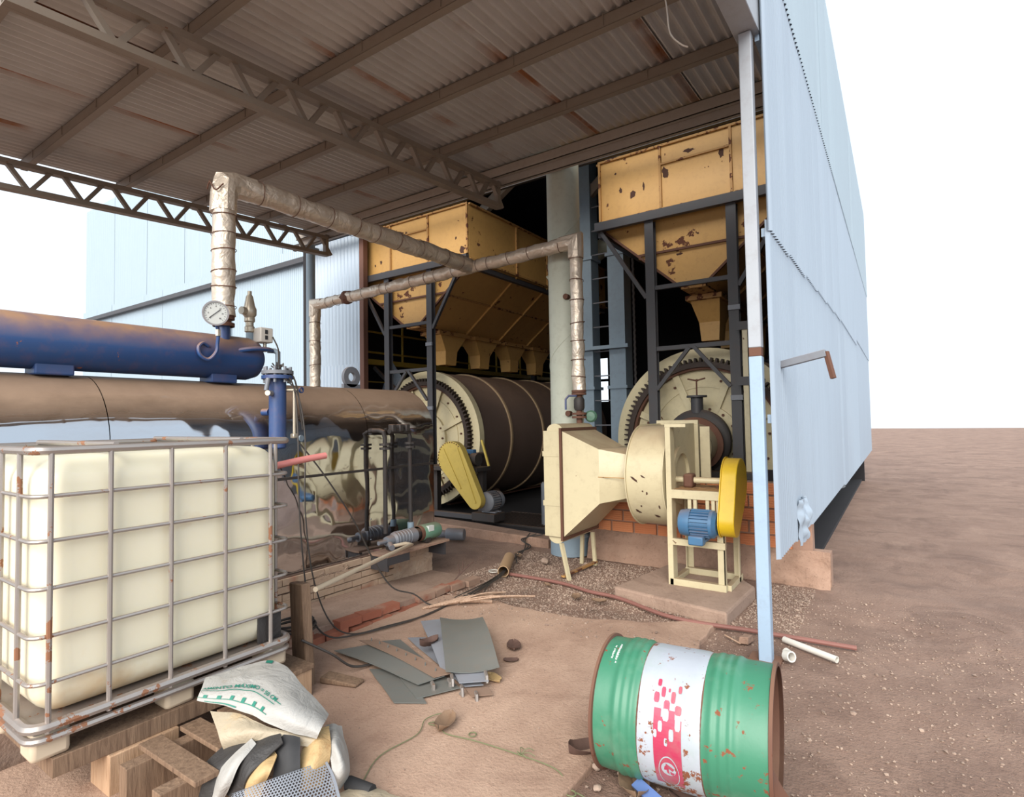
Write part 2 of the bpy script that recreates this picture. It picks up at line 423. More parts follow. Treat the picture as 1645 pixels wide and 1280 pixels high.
# ---- ground
def gz(x, y):
    return .022*noise.noise(V(x*.9, y*.9, 0))+.012*noise.noise(V(x*3.1, y*3.1, 4))
def fl(u, v):
    x = -9+u*12.; y = -2+v*11.
    e = min(x+9, 3-x, y+2, 9-y); k = max(0, min(1, e))
    return (x, y, -.012+gz(x, y)*k)
struct(MB().grid(fl, 160, 150).build('floor', 'dirt'))
g = MB()
for (x0, x1, y0, y1) in ((-60, 60, -60, -2), (-60, 60, 9, 80), (-60, -9, -2, 9), (3, 60, -2, 9)):
    g.add([(x0, y0, -.012), (x1, y0, -.012), (x1, y1, -.012), (x0, y1, -.012)], [(0, 1, 2, 3)])
struct(g.build('floor_yard', 'dirt'))
# concrete pad with a broken right edge and a ragged far end
random.seed(3)
edge = []
y = -3.0
while y < 4.75:
    edge.append((-1.27+.035*noise.noise(V(y*2.3, 0, 0))+.02*noise.noise(V(y*9, 3, 0))+.01*y*.8, y)); y += .13
far = []
x = -1.25
while x > -3.5:
    far.append((x, 4.75-.55*min(1, (-1.25-x)/.9)+.10*noise.noise(V(x*2.1, 8, 0))+.04*noise.noise(V(x*8, 2, 0)))); x -= .12
struct(MB().prism(edge+far+[(-3.56, 4.1), (-3.56, -3.0)], 'Z', -.05, .028).build('concrete_pad', 'concrete_dusty', smooth=False, bevel=.008))

# ---- lean-to roof
ceil = sroot('ceiling')
XJ = [-.74, -1.6, -2.72, -3.87, -5.0, -6.13, -7.26, -8.17]
for i in range(len(XJ)-1):
    for (ya, yb, dz) in ((.95, 3.28, .010), (3.12, 6.08, 0)):
        w = XJ[i]-XJ[i+1]+.04
        corr((XJ[i+1]-.02, ya, rz(ya)+.024+dz+.003*(i % 2)), (1, 0, 0), (0, 1, RS), (0, 0, 1), w, yb-ya, .094, .021, 8, 1, off=i*.03).build('roof_sheet', 'roof_sheet', ceil)
PY = [1.2, 2.17, 3.14, 4.1, 5.07]
PN = ['nearest purlin, at the open front edge of the shed roof', 'second purlin back from the open front edge of the roof', 'third purlin, crossing the top left of the truss',
      'fourth purlin, over the middle of the long truss', 'purlin next to the eave beam, ending at the pale corner post']
for y, lb in zip(PY, PN):
    z = rz(y)
    t = thing('purlin', (-4.3, y, z-.1), 'dusty brown steel '+lb, 'purlin', 'roof purlins')
    MB().box(-8.17, -.86, y-.030, y-.025, z-.105, z-.004).build('web', 'roof_steel', t, False)
    MB().box(-8.17, -.86, y-.030, y+.035, z-.108, z-.102).box(-8.17, -.86, y+.030, y+.035, z-.102, z-.085).build('lower_flange', 'roof_steel', t, False)
    MB().box(-8.17, -.86, y-.030, y+.035, z-.008, z-.002).build('upper_flange', 'roof_steel', t, False)
    for k in range(9):
        x = -.95-k*.85
        MB().bar((x, y-.036, z-.09), (x, y-.036, z+.0), .006, .006).build('roof_hook', 'roof_steel', t, False)
# eave beam: two channels back to back
t = thing('eave_beam', (-4.5, 6.03, 4.75), 'long grey double channel beam along the back eave of the roof', 'beam')
for k, (y0, z0, h) in enumerate(((5.95, 4.80, .13), (6.02, 4.70, .12))):
    MB().box(-8.4, -.9, y0, y0+.008, z0, z0+h).box(-8.4, -.9, y0, y0+.055, z0, z0+.008).box(-8.4, -.9, y0, y0+.055, z0+h-.008, z0+h).build('channel', 'eave_steel', t, False)
# trusses
def truss(x, y0, y1, step, y_first, label):
    t = thing('roof_truss', (x, y0, 4.1), label, 'truss', 'roof trusses')
    zb = lambda y: 4.425+RS*(y-6); zt = lambda y: 4.70+RS*(y-6)
    for nm, z in (('bottom_chord', zb), ('top_chord', zt)):
        m = MB()
        for s in (-.035, .035):
            m.bar((x+s, y0, z(y0)), (x+s, y1, z(y1)), .03, .055)
        m.bar((x, y0, z(y0)-.024), (x, y1, z(y1)-.024), .098, .006)
        m.build(nm, 'roof_steel', t, False)
    y = y_first; k = 0
    while y < y1-.1:
        yb = min(y+step/2, y1)
        if y > y0: MB().bar((x, y, zb(y)), (x, yb-.05, zt(yb)), .05, .042).build('web_bar', 'roof_steel', t, False)
        y2 = y+step
        if yb+.05 > y0 and y2 < y1+.1: MB().bar((x, yb+.05, zt(yb)), (x, y2, zb(y2)), .05, .042).build('web_bar', 'roof_steel', t, False)
        y += step
    MB().bar((x, y1-.02, zb(y1)-.03), (x, y1-.02, zt(y1)+.05), .07, .06).build('end_post', 'roof_steel', t, False)
truss(-4.18, 1.0, 6.0, .50, 1.08, 'long brown roof truss slanting across the middle of the ceiling')
truss(-7.64, 1.0, 6.0, .50, 1.08, 'dark lower-looking truss by the pale blue wall at far left')
# loose wire under the roof
one('hanging_wire', MB().path(crom([(-1.30, 4.0, 4.82), (-1.28, 4.02, 4.62), (-1.27, 4.05, 4.45), (-1.2, 4.07, 4.35), (-1.16, 4.1, 4.33)]), .006, 6), 'wire_light', 'thin white wire hanging down from the purlins', 'wire', (-1.3, 4.0, 4.82))

# ---- right side: corner post, edge beam, outer sheeting
t = thing('corner_post', (-.79, 4.22, 0), 'tall pale blue square steel post beside the corrugated wall', 'post')
MB().box(-.835, -.752, 4.178, 4.262, -.02, 2.06).build('lower_tube', 'post_blue', t, bevel=.006)
MB().box(-.833, -.754, 4.180, 4.260, 2.06, 2.12).build('weld_band', 'rust_iron', t, bevel=.004)
MB().box(-.835, -.752, 4.178, 4.262, 2.12, 4.335).build('upper_tube', 'post_white', t, bevel=.006)
MB().box(-.90, -.70, 4.12, 4.32, -.02, .008).build('base_plate', 'rust_iron', t)
t = thing('edge_beam', (-.79, 2.5, 4.35), 'off-white box beam along the right roof edge above the corner post', 'beam')
MB().hexa([(-.87, .9, 4.10), (-.71, .9, 4.10), (-.71, 4.32, 4.35), (-.87, 4.32, 4.35), (-.87, .9, 4.42), (-.71, .9, 4.42), (-.71, 4.32, 4.62), (-.87, 4.32, 4.62)]).build('box_section', 'post_white', t, bevel=.006)
for y in (1.4, 2.4, 3.4): MB().box(-.885, -.695, y, y+.06, rz(y)-.62, rz(y)-.1).build('stiffener', 'rust_iron', t)
wr = sroot('wall_right')
def wsheet(root, y0, y1, z0, z1, dx, mat='wall_pale_blue', off=0):
    return corr((-.70+dx, y0, z0), (0, 1, 0), (0, 0, 1), (1, 0, 0), y1-y0, z1-z0, .076, .015, 8, 1, off).build('wall_sheet', mat, root)
for (a, b, zz0) in ((4.24, 5.05, .68), (5.0, 6.02, .66), (5.97, 7.0, .64), (6.95, 8.0, .64), (7.95, 9.0, .64), (8.95, 10, .64), (9.95, 14, .6), (13.9, 20, .6)):
    wsheet(wr, a, b, zz0, 3.0+.03*(a-4), 0, off=a); wsheet(wr, a-.02, b, 2.92+.03*(a-4), 5.2, .016, off=a*1.3)
    wsheet(wr, a, b, 5.12, 7.6, .03, 'wall_far_blue', a*.7)
# dented flap at the torn sheet corner
def dent(u, v):
    y = 5.05+u*.34; z = .62+v*.36
    return (-.672+.05*math.exp(-((u-.5)**2+(v-.55)**2)*9)+.012*math.sin(y*83)+.03*noise.noise(V(y*14, z*14, 0)), y, z)
MB().grid(dent, 26, 26).build('dented_flap', 'wall_pale_blue', wr)
for z in (1.6, 2.9, 4.3): MB().box(-.745, -.715, 4.28, 20, z, z+.06).build('girt', 'post_blue', wr, False)
t = thing('wall_bracket', (-.66, 5.1, 2.1), 'rusty steel angle bracket sticking out of the pale wall', 'bracket')
MB().bar((-.69, 4.55, 2.02), (-.40, 4.52, 2.08), .05, .05).build('arm', 'pump_grey', t, bevel=.004)
MB().bar((-.40, 4.52, 2.09), (-.36, 4.50, 1.90), .03, .03).build('strut', 'rust_iron', t, bevel=.003)

# ---- low hollow-brick wall in front of the right drum
wl = sroot('wall_front')
MB().box(-3.12, -.74, 6.37, 6.52, .30, .97).build('mortar_core', 'mortar', wl)
MB().grid(lambda u, v: (-3.14+u*2.55, 6.25+.05*noise.noise(V(u*14, v*3, 1))+.10*v, -.02+v*.34+.015*noise.noise(V(u*9, 7, v*2))), 60, 8).build('footing_face', 'concrete_plinth', wl)
MB().box(-3.14, -.59, 6.36, 6.54, -.02, .31).build('footing', 'concrete_plinth', wl)
prof = []
hb, nb = .118, 5
for k in range(nb):
    z0 = k*hb/nb; z1 = (k+1)*hb/nb; prof += [(0, z0+.003), (0, z1-.003), (.004, z1-.0015), (.004, z1+.0015)] if k < nb-1 else [(0, z0+.003), (0, z1-.002)]
def clay(lw):
    m = MB().prism([(p[0], p[1]) for p in prof]+[(.07, hb), (.07, 0)], 'X', 0, lw)
    o = m.build('brick', 'brick_orange'); me = o.data; bpy.data.objects.remove(o); return me
cm = [clay(.262), clay(.254), clay(.13)]
random.seed(11)
for r in range(5):
    x = -3.12
    first = (r % 2 == 1)
    while x < -.76:
        me = cm[2] if first else random.choice(cm[:2]); first = False
        lw = .13 if me is cm[2] else .262
        if x+lw > -.70: break
        inst('brick', me, wl, (x, 6.345+random.uniform(-.008, .004), .315+r*.132+random.uniform(-.003, .003)), (0, random.uniform(-.01, .01), 0))
        x += lw+.016

# ---- front wall strip at the left of the building and its brown post
ws = sroot('wall_left')
corr((-9.75, 7.2, 2.70), (1, 0, 0), (0, 0, 1), (0, -1, 0), 1.62, 3.6, .10, .016, 8).build('wall_sheet', 'wall_pale_blue', ws)
corr((-9.75, 7.18, -.02), (1, 0, 0), (0, 0, 1), (0, -1, 0), 1.62, 2.78, .10, .012, 8).build('wall_sheet', 'wall_pale_blue', ws)
one('door_post', MB().box(-8.14, -8.03, 7.12, 7.23, -.02, 6.4), 'brown_post', 'dark brown steel post at the edge of the pale corrugated strip', 'post', (-8.08, 7.28, -.02), bevel=.005)
t = thing('eave_post', (-8.2, 6.1, 0), 'grey round downpipe post holding the left end of the eave', 'post')
MB().tube((-8.2, 6.1, -.02), (-8.2, 6.1, 4.72), .075, 16).build('tube', 'leg_blue', t)
MB().box(-8.3, -8.1, 6.0, 6.2, 4.60, 4.66).build('cap_plate', 'leg_blue', t)
# far pale wall outside the lean-to
wf = sroot('wall_far')
for i in range(14):
    x = -10.0-i*1.6
    corr((x-1.62, 11.0+.004*(i % 2), -.02), (1, 0, 0), (0, 0, 1), (0, -1, 0), 1.64, 7.2, .10, .010, 5, 1, i*.03).build('wall_sheet', 'wall_far_blue', wf)
    corr((x-1.62, 11.0+.10, 7.0), (1, 0, 0), (0, 0, 1), (0, -1, 0), 1.64, 5.2, .10, .010, 5, 1, i*.05).build('wall_sheet', 'wall_far_blue', wf)
one('wall_gutter', MB().bar((-9.9, 10.86, 6.72), (-34, 10.86, 6.72), .14, .16), 'charcoal_steel', 'dark gutter line running across the pale far wall', 'gutter', (-20, 10.86, 6.64))
one('gutter_pipe', MB().path([(-19.3, 10.86, 6.7), (-19.3, 10.86, -.02)], .09, 12), 'leg_blue', 'grey downpipe on the far pale wall behind the blue tank', 'downpipe', (-19.3, 10.86, 0))
# ---- dark hall behind
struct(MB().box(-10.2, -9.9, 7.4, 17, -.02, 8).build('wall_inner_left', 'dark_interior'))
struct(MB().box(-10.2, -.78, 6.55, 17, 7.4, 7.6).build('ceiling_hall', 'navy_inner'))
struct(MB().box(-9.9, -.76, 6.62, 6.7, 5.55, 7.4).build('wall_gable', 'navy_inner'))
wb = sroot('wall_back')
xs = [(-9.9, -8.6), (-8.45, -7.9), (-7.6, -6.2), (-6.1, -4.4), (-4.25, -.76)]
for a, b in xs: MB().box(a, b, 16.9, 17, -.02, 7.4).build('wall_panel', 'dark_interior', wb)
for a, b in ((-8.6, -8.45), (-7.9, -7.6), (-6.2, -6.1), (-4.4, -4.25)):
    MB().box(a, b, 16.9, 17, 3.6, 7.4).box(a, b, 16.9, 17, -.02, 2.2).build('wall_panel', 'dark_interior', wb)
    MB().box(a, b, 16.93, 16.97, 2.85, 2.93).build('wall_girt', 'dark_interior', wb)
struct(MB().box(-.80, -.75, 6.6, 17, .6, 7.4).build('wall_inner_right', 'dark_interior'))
# rafters of the hall
for k, (a, b, lb) in enumerate((((-5.9, 8.0, 5.35), (-3.9, 8.0, 6.6), 'dark slanting rafter beside the pale round duct'), ((-4.9, 9.0, 5.1), (-3.7, 9.0, 6.1), 'second slanting rafter deeper in the hall behind the duct'))):
    one('hall_rafter', MB().bar(a, b, .12, .16), 'roof_steel', lb, 'rafter', a, bevel=.005)
one('hall_girder', MB().bar((-9.8, 6.9, 5.15), (-.8, 6.9, 5.15), .06, .12), 'dark_machine', 'dark girder crossing behind the eave beam', 'girder', (-5, 6.9, 5.1), bevel=.004)
# catwalk rail along the hall
t = thing('catwalk', (-9, 8, 2.85), 'yellow steel catwalk with railing behind the left drum', 'catwalk')
MB().box(-9.05, -8.9, 7.6, 16.5, 2.86, 2.96).build('edge_beam', 'rail_yellow', t)
MB().box(-9.8, -9.05, 7.6, 16.5, 2.90, 2.93).build('deck', 'dark_machine', t)
for z in (3.12, 3.55): MB().tube((-9.0, 7.6, z), (-9.0, 16.5, z), .022, 8).build('rail', 'rail_yellow', t)
for k in range(8): MB().tube((-9.0, 7.9+k*1.2, 2.9), (-9.0, 7.9+k*1.2, 4.2), .025, 8).build('upright', 'rail_yellow', t)
for z in (2.25, 2.5): MB().tube((-9.0, 7.6, z), (-9.0, 16.5, z), .015, 8).build('lower_rail', 'rail_yellow', t)
one('sheet_offcut', corr((-9.15, 8.6, 2.3), (.55, -.2, -.45), (.25, .1, .75), (0, -1, 0), 1.0, .9, .1, .012, 8), 'wall_pale_blue', 'small slanted corrugated offcut behind the brown post', 'metal sheet', (-9.15, 8.6, 2.3))
one('hall_brace', MB().bar((-8.6, 7.9, 2.75), (-7.9, 7.9, 2.2), .06, .06), 'dark_machine', 'dark diagonal brace in front of the small offcut sheet', 'brace', (-8.6, 7.9, 2.3))
# pit curb, floor plate and grating in front of the left drum
struct(MB().prism([(-7.9, 6.75), (-5.45, 6.55), (-3.75, 6.38), (-3.75, 6.62), (-5.3, 6.9), (-7.9, 7.15)], 'Z', -.03, .11).build('pit_curb', 'concrete_plinth', bevel=.012))
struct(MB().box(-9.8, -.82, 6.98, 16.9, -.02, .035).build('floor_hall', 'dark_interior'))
t = thing('floor_grating', (-5.0, 7.5, .036), 'dark steel floor grating beside the left drum', 'grating')
MB().box(-5.6, -4.3, 7.25, 7.28, .037, .065).build('frame_bar', 'dark_machine', t); MB().box(-5.6, -4.3, 8.28, 8.31, .037, .065).build('frame_bar', 'dark_machine', t)
gm = MB().box(0, .012, 0, 1.0, 0, .025).build('bar', 'dark_machine'); gd = gm.data; bpy.data.objects.remove(gm)
for k in range(22): inst('bar', gd, t, (-5.58+k*.06+5.0, -.22, .002))
# ================================================================ BIG MACHINES
def ring_pts(c, r, n, ax='Y'):
    return [(c[0]+r*math.cos(2*PI*k/n), c[1], c[2]+r*math.sin(2*PI*k/n)) for k in range(n)]
def drying_drum(cx, label, y0=7.75, length=5.2, shaft=True):
    cz, R = 1.35, 1.20
    t = thing('drying_drum', (cx, y0, .03), label, 'drum', 'rotary drums')
    A = (0, 1, 0); c = (cx, y0, cz)
    MB().lathe([(R-.03, .12), (R-.005, .14), (R-.005, length), (R-.03, length+.02), (0, length+.02)], c, A, 72).build('shell', 'drum_shell', t)
    fr = MB().lathe([(1.06, .0), (R+.02, .0), (R+.02, .13), (1.06, .13)], c, A, 72, close=True).build('front_rim', 'cream_drum', t)
    MB().lathe([(0, .03), (1.07, .03), (1.07, .06), (0, .06)], c, A, 64).build('end_disc', 'cream_drum', t)
    gr = MB().lathe([(.96, -.10), (1.03, -.10), (1.03, .02), (.96, .02)], c, A, 72, close=True).build('ring_gear', 'gear_dark', t)
    tm = MB()
    for k in range(96):
        a = 2*PI*k/96; u = V(math.cos(a), 0, math.sin(a)); w = V(-math.sin(a), 0, math.cos(a)); o = V(c)
        q = []
        for y in (-.10, .02):
            q += [o+u*1.025-w*.016+V(0, y, 0), o+u*1.085-w*.009+V(0, y, 0), o+u*1.085+w*.009+V(0, y, 0), o+u*1.025+w*.016+V(0, y, 0)]
        tm.hexa(q)
    tm.build('gear_teeth', 'gear_dark', gr, False)
    MB().lathe([(.93, -.06), (.97, -.06), (.97, .04), (.93, .04)], c, A, 64, close=True).build('gear_web', 'rust_iron', t)
    MB().lathe([(.70, .015), (.73, .015), (.73, .04), (.70, .04)], c, A, 64, close=True).build('weld_ring', 'cream_drum', t)
    for k in range(8):
        a = 2*PI*(k+.5)/8; u = V(math.cos(a), 0, math.sin(a)); w = V(-math.sin(a), 0, math.cos(a))
        p0 = V(c)+u*.40+V(0, -.02, 0); p1 = V(c)+u*.94+V(0, -.02, 0)
        m = MB(); m.bar(p0, p1, .09, .012, V(0, 1, 0)).bar(p0+V(0, .03, 0), p1+V(0, .03, 0), .012, .06, V(0, 1, 0)); m.build('spoke', 'cream_drum', t, False)
    hub = MB().lathe([(.20, -.02), (.46, -.02), (.46, .03), (.20, .03)], c, A, 48, close=True).build('hub_plate', 'cream_drum', t)
    bm_ = MB().tube((0, -.03, 0), (0, 0, 0), .018, 6).build('bolt', 'rust_iron'); bd = bm_.data; bpy.data.objects.remove(bm_)
    for k in range(14):
        a = 2*PI*k/14; inst('bolt', bd, t, (.41*math.cos(a), -.015, cz-.03+.41*math.sin(a)))
    for k in range(16):
        a = 2*PI*k/16+.1; inst('bolt', bd, t, (.80*math.cos(a), .035, cz-.03+.80*math.sin(a)))
    for y in (1.0, 2.15, 3.3, 4.4):
        MB().lathe([(R-.01, y-.025), (R+.022, y-.025), (R+.022, y+.025), (R-.01, y+.025)], c, A, 72, close=True).build('band', 'band_tan', t)
    MB().box(cx+.2, cx+.3, y0+.3, y0+length-.3, cz-R-.03, cz-R+.0).build('seam_bar', 'rust_iron', t)
    for y in (1.2, 4.2):
        for s in (-1, 1):
            MB().tube((cx+s*.62, y0+y-.1, .20), (cx+s*.62, y0+y+.1, .20), .14, 20).build('support_roller', 'dark_machine', t)
            MB().box(cx+s*.62-.16, cx+s*.62+.16, y0+y-.14, y0+y+.14, .036, .10).build('roller_block', 'dark_machine', t)
    return t
DL, DR = -7.08, -2.13
drying_drum(DL, 'dark brown rotary drum with cream end and ring gear, left of the round duct')
drying_drum(DR, 'cream faced rotary drum with toothed rim behind the fan')

def hopper(cx, hl, hr, label, seams):
    yf, yb, z0, z1 = 7.35, 12.7, 4.40, 5.26
    t = thing('feed_hopper', (cx, yf, 4.30), label, 'hopper', 'hoppers over the drums')
    xl, xr = cx-hl, cx+hr
    xsL = [xl]+[cx+s for s in seams]+[xr]
    for i in range(len(xsL)-1):
        a, b = xsL[i]+.006, xsL[i+1]-.006
        if i == 1:
            MB().box(a, b, yf, yf+.01, z0, 5.00).build('front_panel', 'ochre', t, False); MB().box(a, b, yf, yf+.01, 5.012, z1).build('front_panel', 'ochre', t, False)
            MB().box(a, b, yf-.03, yf-.001, 4.995, 5.02).build('panel_rib', 'ochre_rib', t, False)
        else: MB().box(a, b, yf, yf+.01, z0, z1).build('front_panel', 'ochre', t, False)
    for x in [xl+.0]+[cx+s for s in seams]+[xr-.03]: MB().box(x-.0, x+.03, yf-.035, yf-.001, z0, z1).build('panel_rib', 'ochre_rib', t, False)
    MB().box(xl, xr, yf-.04, yf-.001, z1-.02, z1+.01).build('top_flange', 'ochre_rib', t, False)
    MB().box(xl, xr, yf-.035, yf-.001, z0-.01, z0+.02).build('bottom_flange', 'ochre_rib', t, False)
    for sx, s in ((xr, 1), (xl, -1)):
        ys = [yf, 8.78, 9.9, 11.0, 12.1, yb]
        for i in range(len(ys)-1):
            MB().box(min(sx, sx-s*.01), max(sx, sx-s*.01), ys[i]+.006, ys[i+1]-.006, z0-.06, z1).build('side_panel', 'ochre', t, False)
            if i: MB().box(min(sx+s*.001, sx+s*.03), max(sx+s*.001, sx+s*.03), ys[i]-.02, ys[i]+.02, z0-.06, z1).build('side_rib', 'ochre_rib', t, False)
        MB().box(min(sx+s*.001, sx+s*.04), max(sx+s*.001, sx+s*.04), yf, yb, z1-.025, z1+.005).build('side_rib', 'ochre_rib', t, False)
        MB().box(min(sx+s*.001, sx+s*.04), max(sx+s*.001, sx+s*.04), yf, yb, z0-.09, z0-.06).build('side_rib', 'ochre_rib', t, False)
        # bolts on the corner flange
        # sloped trough side
        top = (sx, z0-.08); bot = (cx+s*.16, 3.36)
        for i in range(len(ys)-1):
            for (f0, f1) in ((0, .5), (.5, 1)):
                A_ = (top[0]+(bot[0]-top[0])*f0, top[1]+(bot[1]-top[1])*f0); B_ = (top[0]+(bot[0]-top[0])*f1, top[1]+(bot[1]-top[1])*f1)
                MB().slab([(A_[0], ys[i]+.1*(i == 0)+.004, A_[1]), (A_[0], ys[i+1]-.004, A_[1]), (B_[0], ys[i+1]-.004, B_[1]), (B_[0], ys[i]+.1*(i == 0)+.004, B_[1])], .008).build('slope_panel', 'ochre', t, False)
        nrm = V(s*(top[1]-bot[1]), 0, -abs(top[0]-bot[0])).normalized()
        for y in ys[1:-1]:
            MB().bar(V(top[0], y, top[1])+nrm*.022, V(bot[0], y, bot[1])+nrm*.022, .04, .035, nrm).build('slope_rib', 'ochre', t, False)
        mid = V((top[0]+bot[0])/2, 0, (top[1]+bot[1])/2)+nrm*.015
        MB().bar(mid+V(0, yf+.1, 0), mid+V(0, yb, 0), .03, .025, nrm).build('slope_rib', 'ochre_rib', t, False)
    # front end plate of the trough
    yt = 7.45
    def xat(z, s): h = hr if s > 0 else hl; return cx+s*(.16+(z-3.36)/(z0-.08-3.36)*(h-.16))
    for (za, zb_) in ((3.36, 3.85), (3.87, 4.32)):
        MB().prism([(xat(za, -1), za), (xat(za, 1), za), (xat(zb_, 1), zb_), (xat(zb_, -1), zb_)], 'Y', yt, yt+.01).build('end_plate', 'ochre', t, False)
    MB().box(xat(3.86, -1), xat(3.86, 1), yt-.03, yt-.001, 3.85, 3.88).build('end_rib', 'rust_iron', t, False)
    for s in (-1, 1):
        MB().bar((xat(4.3, s), yt-.015, 4.3), (xat(3.36, s), yt-.015, 3.36), .03, .04, (0, 1, 0)).build('end_rib', 'rust_iron', t, False)
    MB().box(cx-.16, cx+.16, yt, yb, 3.33, 3.365).build('trough_bottom', 'ochre_rib', t, False)
    for k, y in enumerate((8.35, 9.42, 10.52, 11.6)):
        m = MB(); wx, wy = .21, .42
        ra = [(cx-wx, y-wy, 3.325), (cx+wx, y-wy, 3.325), (cx+wx, y+wy, 3.325), (cx-wx, y+wy, 3.325)]
        rb = [(cx-.14, y-.17, 2.98), (cx+.14, y-.17, 2.98), (cx+.14, y+.17, 2.98), (cx-.14, y+.17, 2.98)]
        rc = [(cx-.12, y-.15, 2.72), (cx+.12, y-.15, 2.72), (cx+.12, y+.15, 2.72), (cx-.12, y+.15, 2.72)]
        m.loft(ra, rb).loft(rb, rc)
        sp = m.build('spout', 'ochre', t, False)
        MB().box(cx-wx-.03, cx+wx+.03, y-wy-.03, y+wy+.03, 3.26, 3.325).build('spout_flange', 'ochre_rib', sp, False)
    return t
HL_ = hopper(DL-.02, 1.45, 1.37, 'ochre steel hopper with long sloping side and four spouts, above the dark drum', (-.45, .47))
HR_ = hopper(DR, 1.24, 1.24, 'ochre steel hopper with rust spots high behind the corner post', (-.37, .52))
def flake(w, h, seed, n=18):
    return [(w*.5*math.cos(2*PI*k/n)*(1+.7*noise.noise(V(math.cos(2*PI*k/n)*1.6, math.sin(2*PI*k/n)*1.6, seed))), h*.5*math.sin(2*PI*k/n)*(1+.7*noise.noise(V(math.cos(2*PI*k/n)*1.6, 5+math.sin(2*PI*k/n)*1.6, seed)))) for k in range(n)]
for root, lst in ((HR_, ((-2.42, 4.88, .09, .17, 7.35), (-1.71, 4.95, .07, .13, 7.35), (-2.88, 4.70, .09, .10, 7.35), (-3.05, 4.80, .05, .07, 7.35), (-2.72, 4.78, .03, .10, 7.35), (-3.12, 5.05, .03, .04, 7.35), (-2.10, 5.10, .16, .05, 7.35), (-2.05, 4.03, .03, .03, 7.45), (-2.3, 3.80, .10, .03, 7.45))),
                  (HL_, ((-7.30, 5.06, .16, .05, 7.35), (-7.15, 5.02, .05, .14, 7.35), (-5.86, 4.50, .10, .12, 7.35), (-6.0, 4.72, .04, .05, 7.35), (-7.80, 4.62, .06, .07, 7.35), (-7.95, 4.58, .04, .05, 7.35)))):
    for k, (x, z, w, h, y) in enumerate(lst):
        MB().add([(x+q[0], y-.0015, z+q[1]) for q in flake(w, h, k*3.1+x)], [tuple(range(18))]).build('rust_flake', 'flake_brown', root, False)
def hopper_frame(cx, xl, xr, label):
    t = thing('hopper_frame', (cx, 7.4, 0), label, 'steel frame', 'hopper support frames')
    for s in (-.52, .52):
        for y in (7.35, 12.4):
            m = MB(); x = cx+s
            m.box(x-.06, x+.06, y-.05, y-.042, .035 if y > 8 or cx < -5 else -.02, 4.28).box(x-.06, x+.06, y+.042, y+.05, .035, 4.28).box(x-.005, x+.005, y-.042, y+.042, .035, 4.28)
            m.build('column', 'charcoal_steel', t, False)
    MB().box(xl, xr, 7.26, 7.34, 4.275, 4.395).build('front_beam', 'charcoal_steel', t, False, .004)
    for x in (xl+.02, xr-.10): MB().box(x, x+.08, 7.34, 12.7, 4.2, 4.28).build('side_beam', 'charcoal_steel', t, False)
    for z in (3.34, 2.53): MB().box(cx-.46, cx+.46, 7.31, 7.36, z, z+.055).build('crossbar', 'charcoal_steel', t, False)
    for s in (-1, 1):
        MB().bar((cx+s*.03, 7.30, 2.54), (cx+s*.46, 7.30, 2.02), .045, .045, (0, 1, 0)).build('knee_brace', 'charcoal_steel', t, False)
        MB().bar((cx+s*.58, 7.33, 3.25), (cx+s*1.22, 7.33, 4.27), .05, .05, (0, 1, 0)).build('diagonal_brace', 'charcoal_steel', t, False)
    for z in (1.85, 2.95): MB().box(cx+.46, cx+.60, 7.27, 7.30, z, z+.06).build('clamp', 'pump_grey', t, False)
    return t
hopper_frame(DL-.02, -8.55, -5.72, 'charcoal steel frame carrying the left hopper')
hopper_frame(DR, -3.42, -.9, 'charcoal steel frame carrying the right hopper')
one('frame_sill', MB().box(-6.75, -5.35, 7.05, 7.15, .115, .19), 'charcoal_steel', 'dark steel sill lying on the pit curb under the left drum', 'beam', (-6.0, 7.1, .115), bevel=.004)

# ---- round exhaust duct
t = thing('exhaust_duct', (-3.41, 6.335, 0), 'tall pale grey-green round duct standing between the two hoppers', 'duct')
MB().lathe([(.205, .0), (.205, 6.9)], (-3.41, 6.335, -.0), (0, 0, 1), 40).build('tube', 'grey_green', t)
MB().lathe([(.24, .0), (.24, .22), (.206, .25)], (-3.41, 6.335, -.01), (0, 0, 1), 40).build('base_sleeve', 'leg_blue', t)
sp = []
for k in range(200):
    a = k*.16; sp.append((-3.41+.207*math.cos(a), 6.335+.207*math.sin(a), .3+k*.0325))
MB().path(sp, .004, 5).build('spiral_seam', 'grey_green', t)
for z in (1.72, 3.15): MB().tube((-3.41+.12, 6.335-.215, z), (-3.41+.12, 6.335-.15, z), .035, 10).build('sample_port', 'rust_iron', t)
one('slanted_duct', MB().lathe([(.17, 0), (.17, 2.4)], (-5.3, 9.3, 4.2), (.8, .35, .55), 28), 'grey_green', 'short slanted pipe glimpsed behind the pale duct', 'duct', (-5.3, 9.3, 4.2))

# ---- bucket elevator legs with rungs
t = thing('bucket_elevator', (-4.1, 9.0, .03), 'twin blue-grey elevator columns with ladder rungs between the duct and right drum', 'elevator')
for x0, x1 in ((-4.60, -4.27), (-3.97, -3.68)):
    MB().box(x0, x1, 8.9, 9.2, .036, 7.3).build('leg_casing', 'leg_blue', t, False, .006)
    for z in (2.15, 4.4): MB().box(x0-.03, x1+.03, 8.87, 9.23, z, z+.05).build('casing_flange', 'leg_blue', t, False)
for k in range(16): MB().tube((-4.27, 8.95, .7+k*.42), (-3.97, 8.95, .7+k*.42), .012, 6).build('rung', 'pump_grey', t)
MB().box(-4.66, -3.6, 8.80, 8.87, 2.82, 2.88).build('platform_bar', 'leg_blue', t, False)
one('elevator_chain', MB().path([(-3.50+.012*(k % 2), 8.85, .04+k*.05) for k in range(90)], .02, 6), 'dark_machine', 'dark hanging chain beside the elevator column', 'chain', (-3.5, 8.85, .04))
